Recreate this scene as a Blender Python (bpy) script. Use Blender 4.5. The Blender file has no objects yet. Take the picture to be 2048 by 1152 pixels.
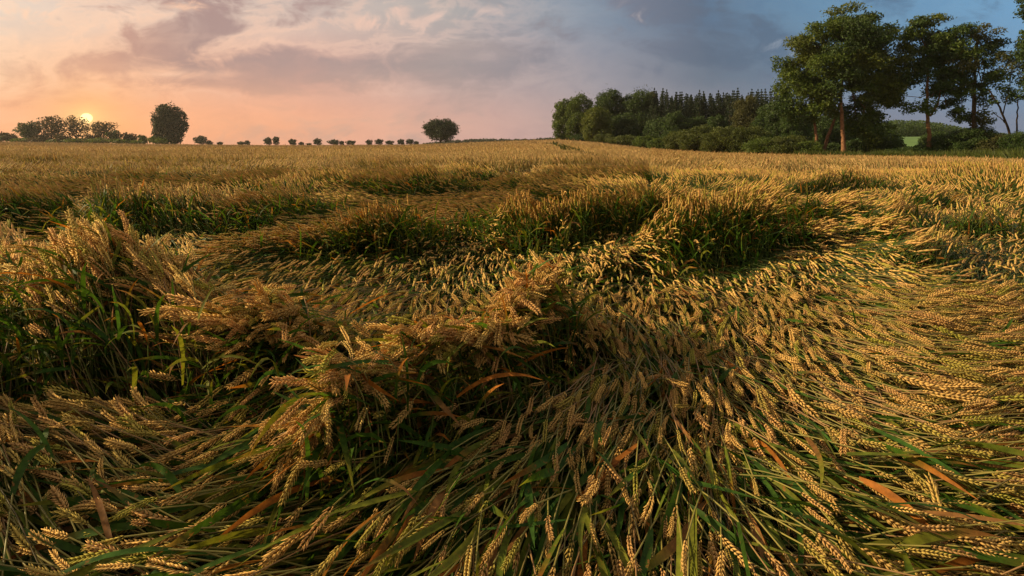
import bpy, math
import numpy as np

# ------------------------------------------------------------------ camera, sky, sun
F, CX, VH, CAMH = 1000.0, 1024.0, 288.0, 1.05      # focal length in px of a 2048 px wide frame, eye level, eye height
R = math.radians
SC = bpy.context.scene
COL = SC.collection
cam = bpy.data.cameras.new('camera')
cam.sensor_width = 36.0
cam.lens = 36.0 * F / 2048.0
cam.shift_y = -288.0 / 2048.0
cam.clip_start = 0.05
cam.clip_end = 20000
camo = bpy.data.objects.new('camera', cam)
camo.location = (0, 0, CAMH)
camo.rotation_euler = (R(90), 0, 0)
COL.objects.link(camo)
SC.camera = camo
SC.view_settings.view_transform = 'Standard'
SC.view_settings.look = 'None'
SC.view_settings.exposure = 0.42
SC.view_settings.gamma = 1.0
SC.view_settings.use_curve_mapping = False
SC.cycles.max_bounces = 6
SC.cycles.diffuse_bounces = 3
SC.cycles.transparent_max_bounces = 4

SUN_AZ, SUN_EL = -84.0, 24.0          # lamp: degrees from straight ahead (left negative), above the horizon
sl = bpy.data.lights.new('sun', 'SUN')
sl.energy = 5.0
sl.angle = R(0.6)
sl.color = (1.0, 0.755, 0.43)
slo = bpy.data.objects.new('sun', sl)
slo.rotation_euler = (R(90 - SUN_EL), 0, R(-SUN_AZ))
# a sun points along its local -Z; tilt it so light travels from azimuth SUN_AZ towards the scene
from mathutils import Vector
_d = Vector((math.sin(R(SUN_AZ)) * math.cos(R(SUN_EL)), math.cos(R(SUN_AZ)) * math.cos(R(SUN_EL)), math.sin(R(SUN_EL))))
slo.rotation_euler = _d.to_track_quat('Z', 'Y').to_euler()
slo.location = (-30, 30, 30)
COL.objects.link(slo)


def lin(c):
    return tuple(((x / 255.0) / 12.92 if x <= 10 else (((x / 255.0) + 0.055) / 1.055) ** 2.4) for x in c)


class NT:
    """small helper that writes node expressions"""
    def __init__(s, tree):
        s.t = tree; s.n = tree.nodes; s.l = tree.links

    def sock(s, node_in, v):
        if isinstance(v, bpy.types.NodeSocket):
            s.l.new(v, node_in)
        else:
            if hasattr(node_in, 'default_value'):
                try:
                    node_in.default_value = v
                except Exception:
                    node_in.default_value = (v[0], v[1], v[2], 1.0)

    def m(s, op, a, b=0.0, c=0.0, clamp=False):
        n = s.n.new('ShaderNodeMath'); n.operation = op; n.use_clamp = clamp
        s.sock(n.inputs[0], a); s.sock(n.inputs[1], b); s.sock(n.inputs[2], c)
        return n.outputs[0]

    def mr(s, v, a, b, c=0.0, d=1.0, smooth=True):
        n = s.n.new('ShaderNodeMapRange')
        n.interpolation_type = 'SMOOTHSTEP' if smooth else 'LINEAR'
        for i, x in enumerate((v, a, b, c, d)):
            s.sock(n.inputs[i], x)
        return n.outputs[0]

    def mix(s, f, a, b, mode='MIX'):
        n = s.n.new('ShaderNodeMix'); n.data_type = 'RGBA'; n.blend_type = mode
        n.clamp_factor = True
        s.sock(n.inputs[0], f)
        for i, v in ((6, a), (7, b)):
            if isinstance(v, bpy.types.NodeSocket): s.l.new(v, n.inputs[i])
            else: n.inputs[i].default_value = (v[0], v[1], v[2], 1.0)
        return n.outputs[2]

    def xyz(s, x, y, z=0.0):
        n = s.n.new('ShaderNodeCombineXYZ')
        s.sock(n.inputs[0], x); s.sock(n.inputs[1], y); s.sock(n.inputs[2], z)
        return n.outputs[0]

    def noise(s, vec, scale, detail=6.0, rough=0.55, dist=0.0):
        n = s.n.new('ShaderNodeTexNoise')
        s.l.new(vec, n.inputs['Vector'])
        n.inputs['Scale'].default_value = scale; n.inputs['Detail'].default_value = detail
        n.inputs['Roughness'].default_value = rough; n.inputs['Distortion'].default_value = dist
        return n.outputs[0]

    def ramp(s, f, stops):
        n = s.n.new('ShaderNodeValToRGB'); e = n.color_ramp.elements
        while len(e) < len(stops): e.new(0.5)
        for i, (p, c) in enumerate(stops):
            e[i].position = p; e[i].color = (c[0], c[1], c[2], 1.0)
        s.sock(n.inputs[0], f)
        return n.outputs[0]


def build_world():
    w = bpy.data.worlds.new('World'); SC.world = w; w.use_nodes = True
    T = NT(w.node_tree); T.n.clear()
    tc = T.n.new('ShaderNodeTexCoord')
    sp = T.n.new('ShaderNodeSeparateXYZ'); T.l.new(tc.outputs['Generated'], sp.inputs[0])
    x, y, z = sp.outputs
    az = T.m('ARCTAN2', x, y)
    el = T.m('ARCSINE', T.m('MINIMUM', T.m('MAXIMUM', z, -1.0), 1.0))
    # azimuth expressed as tan (so that the stops below can be read off the horizon), elevation in the same unit
    taz = T.m('TANGENT', T.m('MINIMUM', T.m('MAXIMUM', az, -1.1), 1.1))
    pu = T.m('MULTIPLY_ADD', taz, F, CX)
    cosaz = T.m('MAXIMUM', T.m('COSINE', az), 0.25)
    pv = T.m('DIVIDE', T.m('MULTIPLY', T.m('TANGENT', T.m('MINIMUM', el, 1.3)), F), cosaz)      # px above eye level
    k = T.mr(pu, -400, 2448, 0, 1, smooth=False)

    def row(lst):
        return T.ramp(k, [((p + 400) / 2848.0, lin(c)) for p, c in lst])
    r0 = row([(-300, (236, 160, 118)), (60, (250, 168, 122)), (173, (255, 176, 118)), (330, (252, 172, 126)), (560, (246, 172, 134)), (800, (228, 172, 150)), (1020, (200, 162, 155)), (1250, (160, 148, 152)), (1600, (124, 128, 148)), (2100, (108, 126, 152))])
    r1 = row([(-300, (240, 190, 150)), (0, (252, 204, 164)), (300, (246, 188, 152)), (600, (226, 172, 150)), (900, (194, 168, 160)), (1200, (152, 148, 156)), (1420, (106, 118, 134)), (1650, (106, 128, 150)), (2100, (112, 148, 180))])
    r2 = row([(-300, (214, 196, 180)), (0, (232, 212, 194)), (300, (238, 208, 186)), (600, (212, 192, 180)), (900, (178, 172, 168)), (1150, (134, 150, 166)), (1400, (96, 118, 142)), (1650, (104, 142, 172)), (2100, (114, 162, 200))])
    c = T.mix(T.mr(pv, 30, 140), r0, r1)
    c = T.mix(T.mr(pv, 120, 290), c, r2)
    # --- clouds
    vec = T.xyz(T.m('DIVIDE', pu, 300.0), T.m('DIVIDE', pv, 110.0), 0.37)
    n1 = T.noise(vec, 1.1, 11.0, 0.60, 0.5)
    vec2 = T.xyz(T.m('DIVIDE', pu, 160.0), T.m('DIVIDE', pv, 100.0), 5.1)
    n2 = T.noise(vec2, 1.9, 11.0, 0.62, 0.7)
    n3 = T.noise(T.xyz(T.m('DIVIDE', pu, 420.0), T.m('DIVIDE', pv, 60.0), 9.3), 1.0, 8.0, 0.55, 0.2)

    def blob(bu, bv, ru, rv, amp):
        a = T.m('DIVIDE', T.m('SUBTRACT', pu, bu), ru)
        b = T.m('DIVIDE', T.m('SUBTRACT', pv, bv), rv)
        q = T.m('ADD', T.m('MULTIPLY', a, a), T.m('MULTIPLY', b, b))
        return T.m('MULTIPLY', T.m('EXPONENT', T.m('MULTIPLY', q, -1.0)), amp)

    def total(lst):
        o = None
        for b in lst:
            v = blob(*b); o = v if o is None else T.m('ADD', o, v)
        return o
    shade = total([(385, 238, 85, 34, .42), (325, 198, 80, 30, .45), (245, 162, 85, 24, .42), (250, 285, 60, 20, .36), (470, 222, 90, 22, .22),
                   (520, 148, 170, 36, .40), (420, 122, 150, 15, .34), (760, 155, 220, 44, .36), (960, 170, 200, 40, .26), (640, 265, 90, 22, .26), (960, 228, 80, 18, .30),
                   (1330, 225, 150, 90, .34), (1460, 160, 110, 70, .34), (1260, 292, 120, 26, .34), (1545, 215, 70, 34, .20), (1760, 290, 60, 26, .30), (1150, 140, 200, 30, .18)])
    open_ = total([(560, 215, 90, 16, .30), (1690, 250, 140, 34, .26), (330, 258, 60, 10, .2), (840, 240, 120, 30, .22)])
    d = T.m('ADD', T.m('SUBTRACT', shade, open_), T.m('MULTIPLY', T.m('SUBTRACT', n1, 0.5), 1.5))
    d = T.m('ADD', d, T.m('MULTIPLY', T.m('SUBTRACT', n2, 0.5), 1.0))
    dens = T.m('MULTIPLY', T.mr(d, 0.0, 0.40), T.mr(n2, 0.25, 0.62, 0.55, 1.0))
    cc = row([(-300, (196, 158, 140)), (200, (194, 148, 132)), (380, (168, 138, 132)), (600, (174, 146, 140)), (900, (158, 146, 145)), (1200, (124, 127, 142)), (1420, (90, 104, 124)), (1700, (84, 112, 140)), (2100, (90, 124, 156))])
    clow = T.mix(T.mr(pv, 60, 170), row([(-300, (226, 158, 122)), (400, (228, 164, 130)), (800, (198, 160, 146)), (1200, (140, 136, 148)), (2100, (100, 116, 140))]), cc)
    c = T.mix(T.m('MULTIPLY', dens, 0.98), c, clow)
    rim = T.m('MULTIPLY', T.mr(d, -0.16, 0.0), T.m('SUBTRACT', 1.0, T.mr(d, 0.0, 0.15)))
    # thin lit streaks and small sunlit puffs
    lit = total([(845, 242, 50, 26, .5), (800, 270, 40, 14, .4), (975, 262, 60, 22, .5), (740, 240, 40, 18, .42), (1255, 245, 50, 40, .34), (1585, 195, 60, 26, .4), (370, 275, 50, 14, .45), (60, 262, 70, 14, .35), (450, 150, 60, 8, .25), (500, 175, 80, 12, .22), (310, 228, 36, 14, .38), (320, 140, 60, 10, .3), (1210, 150, 60, 14, .22)])
    ld = T.m('ADD', lit, T.m('MULTIPLY', T.m('SUBTRACT', n2, 0.5), 2.0))
    litd = T.m('MULTIPLY', T.mr(ld, 0.26, 0.62), T.mr(lit, 0.05, 0.3))
    lc = row([(-300, (255, 214, 176)), (300, (255, 206, 172)), (700, (240, 198, 176)), (1000, (218, 192, 182)), (1300, (172, 164, 166)), (1600, (150, 164, 180)), (2100, (140, 170, 198))])
    c = T.mix(T.m('MULTIPLY', litd, 0.72), c, lc)
    c = T.mix(T.m('MULTIPLY', T.m('MULTIPLY', rim, T.mr(pu, 1250, 850, 0.0, 1.0)), T.mr(pv, 70, 150, 0.0, 0.42)), c, lc)
    st = T.m('MULTIPLY', T.mr(n3, 0.5, 0.72), T.mr(pu, 1500, 700))
    c = T.mix(T.m('MULTIPLY', st, 0.22), c, lc)
    c = T.mix(1.0, c, T.ramp(n2, [(.3, (.90, .90, .92)), (.68, (1.05, 1.03, 1.0))]), 'MULTIPLY')
    # --- sun disc and its glow in the thick air
    sd = Vector(((173 - CX) / F, 1.0, (VH - 236) / F)).normalized()
    dp = T.n.new('ShaderNodeVectorMath'); dp.operation = 'DOT_PRODUCT'
    T.l.new(tc.outputs['Generated'], dp.inputs[0]); dp.inputs[1].default_value = sd
    ang = T.m('ARCCOSINE', T.m('MINIMUM', dp.outputs['Value'], 0.9999999))
    glow = T.m('EXPONENT', T.m('MULTIPLY', ang, -1.0 / 0.050))
    glow2 = T.m('EXPONENT', T.m('MULTIPLY', ang, -1.0 / 0.014))
    disc = T.mr(ang, 0.0082, 0.0058)
    c = T.mix(T.m('MULTIPLY', glow, 0.75, clamp=True), c, (1.05, 0.42, 0.11))
    c = T.mix(T.m('MULTIPLY', glow2, 0.95, clamp=True), c, (1.25, 0.80, 0.28))
    c = T.mix(disc, c, (2.3, 1.55, .62))
    # --- unseen rest of the vault: warm fill brightness added overhead and behind
    c = T.mix(T.mr(pv, 330, 1300), c, (0.66, 0.58, 0.48))
    c = T.mix(T.mr(y, 0.40, -0.30), c, (0.36, 0.31, 0.27))
    # physically based dusk sky adds its own (faint) share
    sky = T.n.new('ShaderNodeTexSky'); sky.sky_type = 'NISHITA'; sky.sun_disc = False
    sky.sun_elevation = R(SUN_EL); sky.sun_rotation = R(SUN_AZ)
    bg1 = T.n.new('ShaderNodeBackground'); T.l.new(c, bg1.inputs[0]); bg1.inputs[1].default_value = 0.75
    bg2 = T.n.new('ShaderNodeBackground'); T.l.new(sky.outputs[0], bg2.inputs[0]); bg2.inputs[1].default_value = 0.004
    ad = T.n.new('ShaderNodeAddShader'); T.l.new(bg1.outputs[0], ad.inputs[0]); T.l.new(bg2.outputs[0], ad.inputs[1])
    out = T.n.new('ShaderNodeOutputWorld'); T.l.new(ad.outputs[0], out.inputs[0])


build_world()

# ------------------------------------------------------------------ numbers
rng = np.random.default_rng(11)
_g = np.random.default_rng(5).random((256, 256))


def vn(x, y, seed=0):
    """smooth value noise 0..1"""
    x = x + seed * 17.3; y = y + seed * 9.7
    xi = np.floor(x).astype(int); yi = np.floor(y).astype(int)
    fx = x - xi; fy = y - yi
    fx = fx * fx * (3 - 2 * fx); fy = fy * fy * (3 - 2 * fy)
    a = _g[xi % 256, yi % 256]; b = _g[(xi + 1) % 256, yi % 256]
    c = _g[xi % 256, (yi + 1) % 256]; d = _g[(xi + 1) % 256, (yi + 1) % 256]
    return (a * (1 - fx) + b * fx) * (1 - fy) + (c * (1 - fx) + d * fx) * fy


def fbm(x, y, seed=0):
    return (vn(x, y, seed) * .55 + vn(x * 2.1, y * 2.1, seed + 1) * .3 + vn(x * 4.3, y * 4.3, seed + 2) * .15)


def ss(x, a, b):
    t = np.clip((x - a) / (b - a), 0, 1)
    return t * t * (3 - 2 * t)


def nrm(v):
    return v / np.maximum(np.linalg.norm(v, axis=-1, keepdims=True), 1e-9)


def pu_of(X, Y):
    return np.clip(CX + F * X / np.maximum(Y, 0.05), -400, 2450)


U_ = np.array([-400, 0, 300, 550, 800, 900, 1000, 1120, 1200, 1300, 1430, 1600, 1900, 2060, 2450])
EDGE_Y = np.interp  # (kept short below)
D_ = np.array([240, 240, 240, 330, 330, 290, 230, 150, 125, 100, 80, 64, 50, 34, 26])
V_ = np.array([283, 284, 288.5, 291, 290, 287, 283, 279, 285, 297, 306, 311, 317, 322, 326])
STAND = 0.78


def field_depth(u):
    return np.interp(u, U_, D_)


def ground_z(X, Y):
    X = np.asarray(X, float); Y = np.asarray(Y, float)
    u = pu_of(X, Y)
    D = field_depth(u)
    ze = CAMH - (np.interp(u, U_, V_) - VH) * D / F - STAND
    s = np.clip((Y - 9.0) / (D - 9.0), 0, 1)
    s = s * s * (2 - s) * (1) if False else s * s * (3 - 2 * s) * .5 + s * .5
    z = ze * s
    over = np.maximum(Y - D, 0)
    flat = z - 0.004 * over
    hill = z + 0.2 * np.minimum(over, 8) * 0 + 4.6 * ss(over, 15, 110)
    w = ss(u, 1560, 1720)
    out = np.where(over > 0, flat * (1 - w) + hill * w, z)
    return np.where(Y > 0.05, out, 0.0)


def ground_at_pixel(u, v, h):
    Y = (CAMH - h) * F / (v - VH)
    return (u - CX) / F * Y, Y


# ------------------------------------------------------------------ shape of the crop
def ridge(pts):
    a = np.array([(*ground_at_pixel(u, v, h), h) for u, v, h in pts])
    return a


RIDGES = [  # crest lines in the crop: u, v, height of the crest; the right of the walking direction drops steeply
    (ridge([(-120, 430, .5), (0, 478, .53), (60, 530, .52), (110, 540, .55), (170, 503, .66), (250, 487, .68), (305, 500, .65), (360, 548, .58), (450, 590, .54), (560, 640, .46), (635, 672, .38)]), .20, .36),
    (ridge([(590, 870, .33), (640, 805, .44), (695, 745, .50), (760, 690, .52), (900, 640, .52), (1000, 615, .54), (1060, 570, .56), (1098, 520, .57)]), .09, .24),
    (ridge([(1098, 520, .57), (1120, 590, .42), (1135, 640, .34)]), .10, .20),
    (ridge([(540, 480, .33), (640, 437, .50), (720, 402, .63), (760, 393, .66), (812, 405, .58), (852, 440, .36)]), .26, .45),
    (ridge([(990, 415, .45), (1035, 402, .56), (1085, 388, .66), (1150, 378, .65), (1250, 374, .64), (1350, 362, .66)]), .30, .45),
    (ridge([(1190, 545, .30), (1235, 475, .42), (1290, 442, .54), (1350, 422, .58), (1420, 405, .60), (1500, 388, .62), (1545, 362, .65)]), .34, .5),
    (ridge([(185, 405, .50), (212, 376, .66), (300, 371, .66), (400, 378, .64), (480, 386, .60), (560, 376, .60), (625, 386, .52)]), .30, .5),
    (ridge([(-120, 378, .64), (60, 371, .66), (120, 379, .58), (165, 412, .33)]), .30, .5),
    (ridge([(420, 398, .42), (520, 392, .5), (600, 404, .42)]), .30, .5),
    (np.array([(-1.75, -.2, .9), (-1.62, .5, .9), (-1.95, 1.1, .9), (-2.35, 1.6, .86), (-2.6, 1.95, .8)]), .25, .8),  # added unseen ridge left of the frame, shades the near-left crop
    (ridge([(1590, 348, .60), (1690, 341, .62), (1765, 350, .56)]), .25, .5), (ridge([(1630, 400, .44), (1668, 394, .52), (1705, 396, .46)]), .2, .35), (ridge([(1750, 408, .44), (1785, 401, .52), (1815, 405, .44)]), .2, .35),
    (ridge([(1845, 376, .54), (1905, 364, .60)]), .25, .45), (ridge([(1720, 440, .40), (1760, 434, .45), (1800, 438, .40)]), .18, .35), (ridge([(1800, 482, .38), (1845, 474, .43), (1890, 474, .38)]), .16, .3),
    (ridge([(435, 505, .36), (490, 468, .43), (535, 480, .36)]), .18, .3), (ridge([(1930, 420, .46), (1990, 412, .50)]), .2, .4), (ridge([(1560, 450, .36), (1620, 440, .44), (1660, 446, .38)]), .18, .35),
    (ridge([(-150, 317, .56), (45, 314, .56)]), .5, .8), (ridge([(-150, 352, .56), (50, 351, .54)]), .35, .5), (ridge([(40, 330, .56), (110, 327, .58), (180, 330, .54)]), .45, .7),
    (ridge([(204, 345, .58), (222, 341, .60), (242, 346, .54)]), .3, .4), (ridge([(240, 326, .56), (300, 322, .60), (424, 327, .58)]), .5, .8), (ridge([(240, 343, .56), (305, 340, .58)]), .35, .5),
    (ridge([(430, 354, .50), (520, 350, .56), (600, 349, .60), (660, 347, .58)]), .4, .5), (ridge([(640, 345, .58), (720, 343, .63), (800, 341, .65), (885, 340, .60)]), .4, .5), (ridge([(903, 334, .58), (940, 332, .60), (975, 334, .56)]), .4, .5),
    (ridge([(985, 354, .46), (1030, 346, .52)]), .3, .4), (ridge([(1071, 339, .58), (1122, 337, .60)]), .4, .5), (ridge([(1141, 342, .54), (1220, 340, .58), (1310, 338, .56)]), .4, .5), (ridge([(1190, 362, .52), (1317, 360, .54)]), .3, .4),
    (ridge([(330, 356, .5), (380, 352, .54)]), .3, .4), (ridge([(90, 356, .5), (150, 352, .52)]), .3, .4),
]
PITS = [(950, 765, 200, 70, .09), (1110, 720, 60, 60, .09), (1440, 505, 120, 55, .10), (240, 770, 140, 70, .10), (1130, 440, 70, 40, .14), (800, 452, 60, 26, .14), (90, 425, 90, 22, .15),
        (330, 440, 130, 25, .16)]


def ridge_eval(X, Y):
    for poly, wf, wb in RIDGES:
        best = np.full(X.shape, 9e9); hh = np.zeros(X.shape); side = np.zeros(X.shape)
        for (x0, y0, h0), (x1, y1, h1) in zip(poly[:-1], poly[1:]):
            dx, dy = x1 - x0, y1 - y0; L2 = dx * dx + dy * dy
            t = np.clip(((X - x0) * dx + (Y - y0) * dy) / L2, 0, 1)
            qx, qy = X - (x0 + t * dx), Y - (y0 + t * dy)
            d = np.hypot(qx, qy)
            cr = dx * qy - dy * qx
            b = d < best
            best = np.where(b, d, best); hh = np.where(b, h0 + t * (h1 - h0), hh); side = np.where(b, cr, side)
        yield best, hh, side, wf, wb


def open_side(X, Y):
    """1 on the steep open side just below a crest, where culms and leaves show rather than ears; also the crest height there"""
    m = np.zeros(X.shape); hc = np.zeros(X.shape)
    for best, hh, side, wf, wb in ridge_eval(X, Y):
        k = (side < 0) & (best > .25 * wf) & (best < 1.15 * wf + .03) & (hh > .42) & (wf < .6)
        m = np.maximum(m, k); hc = np.maximum(hc, np.where(k, hh, 0))
    return m, hc


def canopy(X, Y):
    """height of the crop's upper surface above the ground"""
    u = pu_of(X, Y)
    mat = .27 + .07 * (fbm(X * 1.6, Y * 1.6, 3) - .5) + .03 * (vn(X * 5, Y * 5, 4) - .5)
    # further out the lodged crop is taller and lies in waves
    r = fbm(X * .75 + .3 * Y, Y * 1.05, 6)
    rid = ss(r, .46, .57)
    leftish = 1 - ss(u, 1500, 1700)
    far = .29 + (.08 + .20 * ss(Y, 6.5, 8.5)) * rid * leftish + .14 * (fbm(X * .9, Y * .9, 12) - .3) * (1 - leftish)
    w = ss(Y, 3.6, 5.5)
    C = mat * (1 - w) + far * w
    ye = np.interp(u, [-400, 0, 300, 600, 800, 950, 1100, 1300, 1500, 1700, 1900, 2048, 2400], [17, 16.5, 15.5, 13, 12, 12, 11.5, 11.5, 11, 9.5, 7, 5.5, 4.5])
    ye = ye + 2.4 * (fbm(X * .55, Y * .2, 8) - .5)
    soft = np.where(u > 1500, 2.2, .5)
    e = np.clip((Y - ye) / soft, 0, 1); e = e * e * (3 - 2 * e)
    stand = STAND - .05 + .10 * (fbm(X * .8, Y * .8, 9) - .5) - .20 * ss(fbm(X * .35, Y * .5, 10), .56, .68) * (1 - ss(Y, 12, 20))
    C = C * (1 - e) + np.maximum(stand, C) * e
    for best, hh, side, wf, wb in ridge_eval(X, Y):
        wid = np.where(side < 0, wf, wb) * (0.6 + .9 * vn(X * 3.2, Y * 3.2, 21))
        hh = hh * (.80 + .36 * vn(X * 2.7, Y * 2.7, 23)) + .12 * (vn(X * 7, Y * 7, 22) - .5)
        fall = 1 - ss(best / wid, 0.15, 1.0)
        C = np.maximum(C, C * (1 - fall) + hh * fall)
    v = VH + F * (CAMH - .2) / np.maximum(Y, .05)
    for pu, pv, ru, rv, dz in PITS:
        q = ((u - pu) / ru) ** 2 + ((v - pv) / rv) ** 2
        C = C - np.minimum(dz * 2.2, np.maximum(C - .08, 0) * .8) * np.exp(-q * q) * (C < .40)
    return np.maximum(C, .06)


FLOW = np.array([  # where the ears point in the picture: u, v, du, dv (v downwards)
    (640, 880, -.8, .6), (560, 1080, -.93, .35), (300, 1070, -1, .12), (100, 1060, -.92, -.38), (40, 920, -.85, -.5), (250, 930, -1, -.02),
    (450, 900, -.9, .42), (590, 770, -.6, .8), (60, 780, -.85, -.5), (200, 840, -.95, -.25), (680, 690, -.65, .75), (600, 620, -.85, .5), (480, 540, -.95, .3), (650, 540, -.9, .42),
    (780, 540, -.8, .6), (780, 620, -.75, .65), (930, 480, .15, 1), (900, 560, -.4, .9), (1000, 560, -.25, 1), (1060, 470, .2, 1), (1200, 560, .3, .95), (1300, 520, .75, .65), (1260, 430, -.6, .5),
    (1200, 700, .1, 1), (1250, 850, -.1, 1), (1170, 920, -.28, .95), (1300, 1020, .06, 1), (1450, 960, .35, .93), (1400, 720, .42, .9), (1350, 600, .35, .93), (1550, 700, .7, .7), (1600, 850, .75, .62),
    (1750, 700, .95, .3), (1900, 600, 1, .1), (1750, 560, .9, .3), (1620, 560, .75, .6), (1900, 960, 1, .1), (2020, 800, 1, -.12), (2020, 1080, 1, -.1), (1620, 1060, .7, .7), (1760, 1090, .97, .2),
    (1750, 880, .92, .38), (1700, 480, .95, .2), (1900, 430, .7, -.55), (1560, 460, .9, .35), (2000, 480, .85, -.4), (950, 880, -.9, .35), (870, 1000, -.75, .6), (1000, 1060, -.35, .92), (760, 900, -.7, .6), (760, 1040, -.85, .5),
    (1070, 1110, -.15, 1), (900, 780, -.6, .6), (1080, 780, -.3, .9), (100, 480, -1, .15), (300, 520, -.6, -.6), (150, 600, -.6, -.6), (420, 620, -.7, -.4), (300, 700, -.55, -.3),
    (500, 680, -.7, .5), (40, 560, -.7, -.6), (800, 700, -.5, .6), (1000, 640, -.2, .7), (700, 790, -.55, .75), (300, 420, -.7, -.4), (600, 440, -.9, .1), (760, 430, .5, .5)])


def flow_dir(X, Y):
    """world heading (unit xy) of the ears at ground points"""
    v = np.clip(VH + F * (CAMH - .3) / np.maximum(Y, .05), VH, 1500); u = pu_of(X, Y)
    num = np.zeros(X.shape + (2,)); den = np.zeros(X.shape)
    for fu, fv, du, dv in FLOW:
        w = 1.0 / (((u - fu) / 1.0) ** 2 + ((v - fv) / .8) ** 2 + 900.0) ** 1.6
        l = math.hypot(du, dv)
        num[..., 0] += w * du / l; num[..., 1] += w * dv / l; den += w
    num /= den[..., None]
    du, dv = num[..., 0], num[..., 1]
    h = CAMH - .3
    dY = -h * F / (v - VH + 1e-6) ** 2 * dv
    dX = du * Y / F + (u - CX) / F * dY
    a = np.arctan2(dY, dX)
    # far off: prevailing lean, wandering
    fa = 2.4 * (fbm(X * .35, Y * .35, 14) - .5) * 2 + np.where(u > 1300, .5, 2.6)
    w = ss(Y, 4.0, 6.5)
    cx = np.cos(a) * (1 - w) + np.cos(fa) * w; cy = np.sin(a) * (1 - w) + np.sin(fa) * w
    a = np.arctan2(cy, cx) + .9 * (fbm(X * 2.3, Y * 2.3, 15) - .5)
    return a


# ------------------------------------------------------------------ mesh building
class Soup:
    """collects vertices, polygons, colours and material slots; becomes one mesh"""
    def __init__(s):
        s.v = []; s.c = []; s.tri = []; s.quad = []; s.tm = []; s.qm = []; s.n = 0

    def add(s, verts, cols, tris=None, quads=None, mat=0):
        s.v.append(verts.reshape(-1, 3).astype(np.float32)); s.c.append(np.broadcast_to(cols, verts.shape).reshape(-1, 3).astype(np.float32))
        if tris is not None:
            s.tri.append((tris.reshape(-1, 3) + s.n).astype(np.int32)); s.tm.append(np.full(len(s.tri[-1]), mat, np.int32))
        if quads is not None:
            s.quad.append((quads.reshape(-1, 4) + s.n).astype(np.int32)); s.qm.append(np.full(len(s.quad[-1]), mat, np.int32))
        s.n += len(s.v[-1])

    def mesh(s, name, mats, smooth=True, origin=(0, 0, 0)):
        me = bpy.data.meshes.new(name)
        V = np.concatenate(s.v) - np.array(origin, np.float32)
        C = np.concatenate(s.c)
        T = np.concatenate(s.tri) if s.tri else np.zeros((0, 3), np.int32)
        Q = np.concatenate(s.quad) if s.quad else np.zeros((0, 4), np.int32)
        M = np.concatenate(s.tm + s.qm)
        me.vertices.add(len(V)); me.vertices.foreach_set('co', V.ravel())
        me.loops.add(T.size + Q.size); me.loops.foreach_set('vertex_index', np.concatenate([T.ravel(), Q.ravel()]))
        me.polygons.add(len(T) + len(Q))
        st = np.concatenate([np.arange(len(T)) * 3, T.size + np.arange(len(Q)) * 4]).astype(np.int32)
        me.polygons.foreach_set('loop_start', st)
        me.polygons.foreach_set('material_index', M)
        me.polygons.foreach_set('use_smooth', np.full(len(M), smooth, bool))
        at = me.color_attributes.new('tint', 'FLOAT_COLOR', 'POINT')
        at.data.foreach_set('color', np.concatenate([C, np.ones((len(C), 1), np.float32)], 1).astype(np.float32).ravel())
        for m in mats: me.materials.append(m)
        me.update(calc_edges=True)
        me.validate()
        return me


def link(name, me, parent=None, loc=(0, 0, 0)):
    o = bpy.data.objects.new(name, me); COL.objects.link(o)
    o.location = loc
    if parent: o.parent = parent
    return o


def tag(o, label=None, cat=None, group=None, kind=None):
    if label: o['label'] = label
    if cat: o['category'] = cat
    if group: o['group'] = group
    if kind: o['kind'] = kind
    return o


def tubes(S, P, rad, sides, col, mat):
    """P (N,K,3) centre lines, rad (N,K), col broadcastable to (N,K,3)"""
    N, K, _ = P.shape
    Tn = nrm(np.gradient(P, axis=1))
    ref = np.where(np.abs(Tn[:, :1, 2:3]) > .9, np.array([1., 0, 0]), np.array([0, 0, 1.]))
    A = nrm(np.cross(Tn, np.broadcast_to(ref, Tn.shape))); B = np.cross(Tn, A)
    an = np.arange(sides) / sides * 2 * np.pi
    V = P[:, :, None] + rad[:, :, None, None] * (A[:, :, None] * np.cos(an)[:, None] + B[:, :, None] * np.sin(an)[:, None])
    i = np.arange(N)[:, None, None] * K * sides + np.arange(K - 1)[None, :, None] * sides
    j = np.arange(sides)[None, None]; j2 = (j + 1) % sides
    q = np.stack([i + j, i + j2, i + sides + j2, i + sides + j], -1)
    S.add(V, np.broadcast_to(np.broadcast_to(col, P.shape)[:, :, None], V.shape), quads=q, mat=mat)


def ribbons(S, P, side, wid, col, mat, fold=0.0):
    """leaf blades: P (N,K,3), side (N,K,3) unit, wid (N,K) half widths"""
    N, K, _ = P.shape
    if fold > 0:
        Tn = nrm(np.gradient(P, axis=1)); up = nrm(np.cross(side, Tn))
        up = up * np.where(up[..., 2:3] < 0, -1, 1)
        V = np.stack([P - side * wid[..., None] + up * wid[..., None] * fold, P, P + side * wid[..., None] + up * wid[..., None] * fold], 2)
        m = 3
    else:
        V = np.stack([P - side * wid[..., None], P + side * wid[..., None]], 2); m = 2
    i = np.arange(N)[:, None, None] * K * m + np.arange(K - 1)[None, :, None] * m
    j = np.arange(m - 1)[None, None]
    q = np.stack([i + j, i + j + 1, i + m + j + 1, i + m + j], -1)
    S.add(V, np.broadcast_to(np.broadcast_to(col, P.shape)[:, :, None], V.shape), quads=q, mat=mat)


def mix3(a, b, t):
    return np.asarray(a) * (1 - t) + np.asarray(b) * t


EAR, LEAF, STEM = 0, 1, 2


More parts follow.
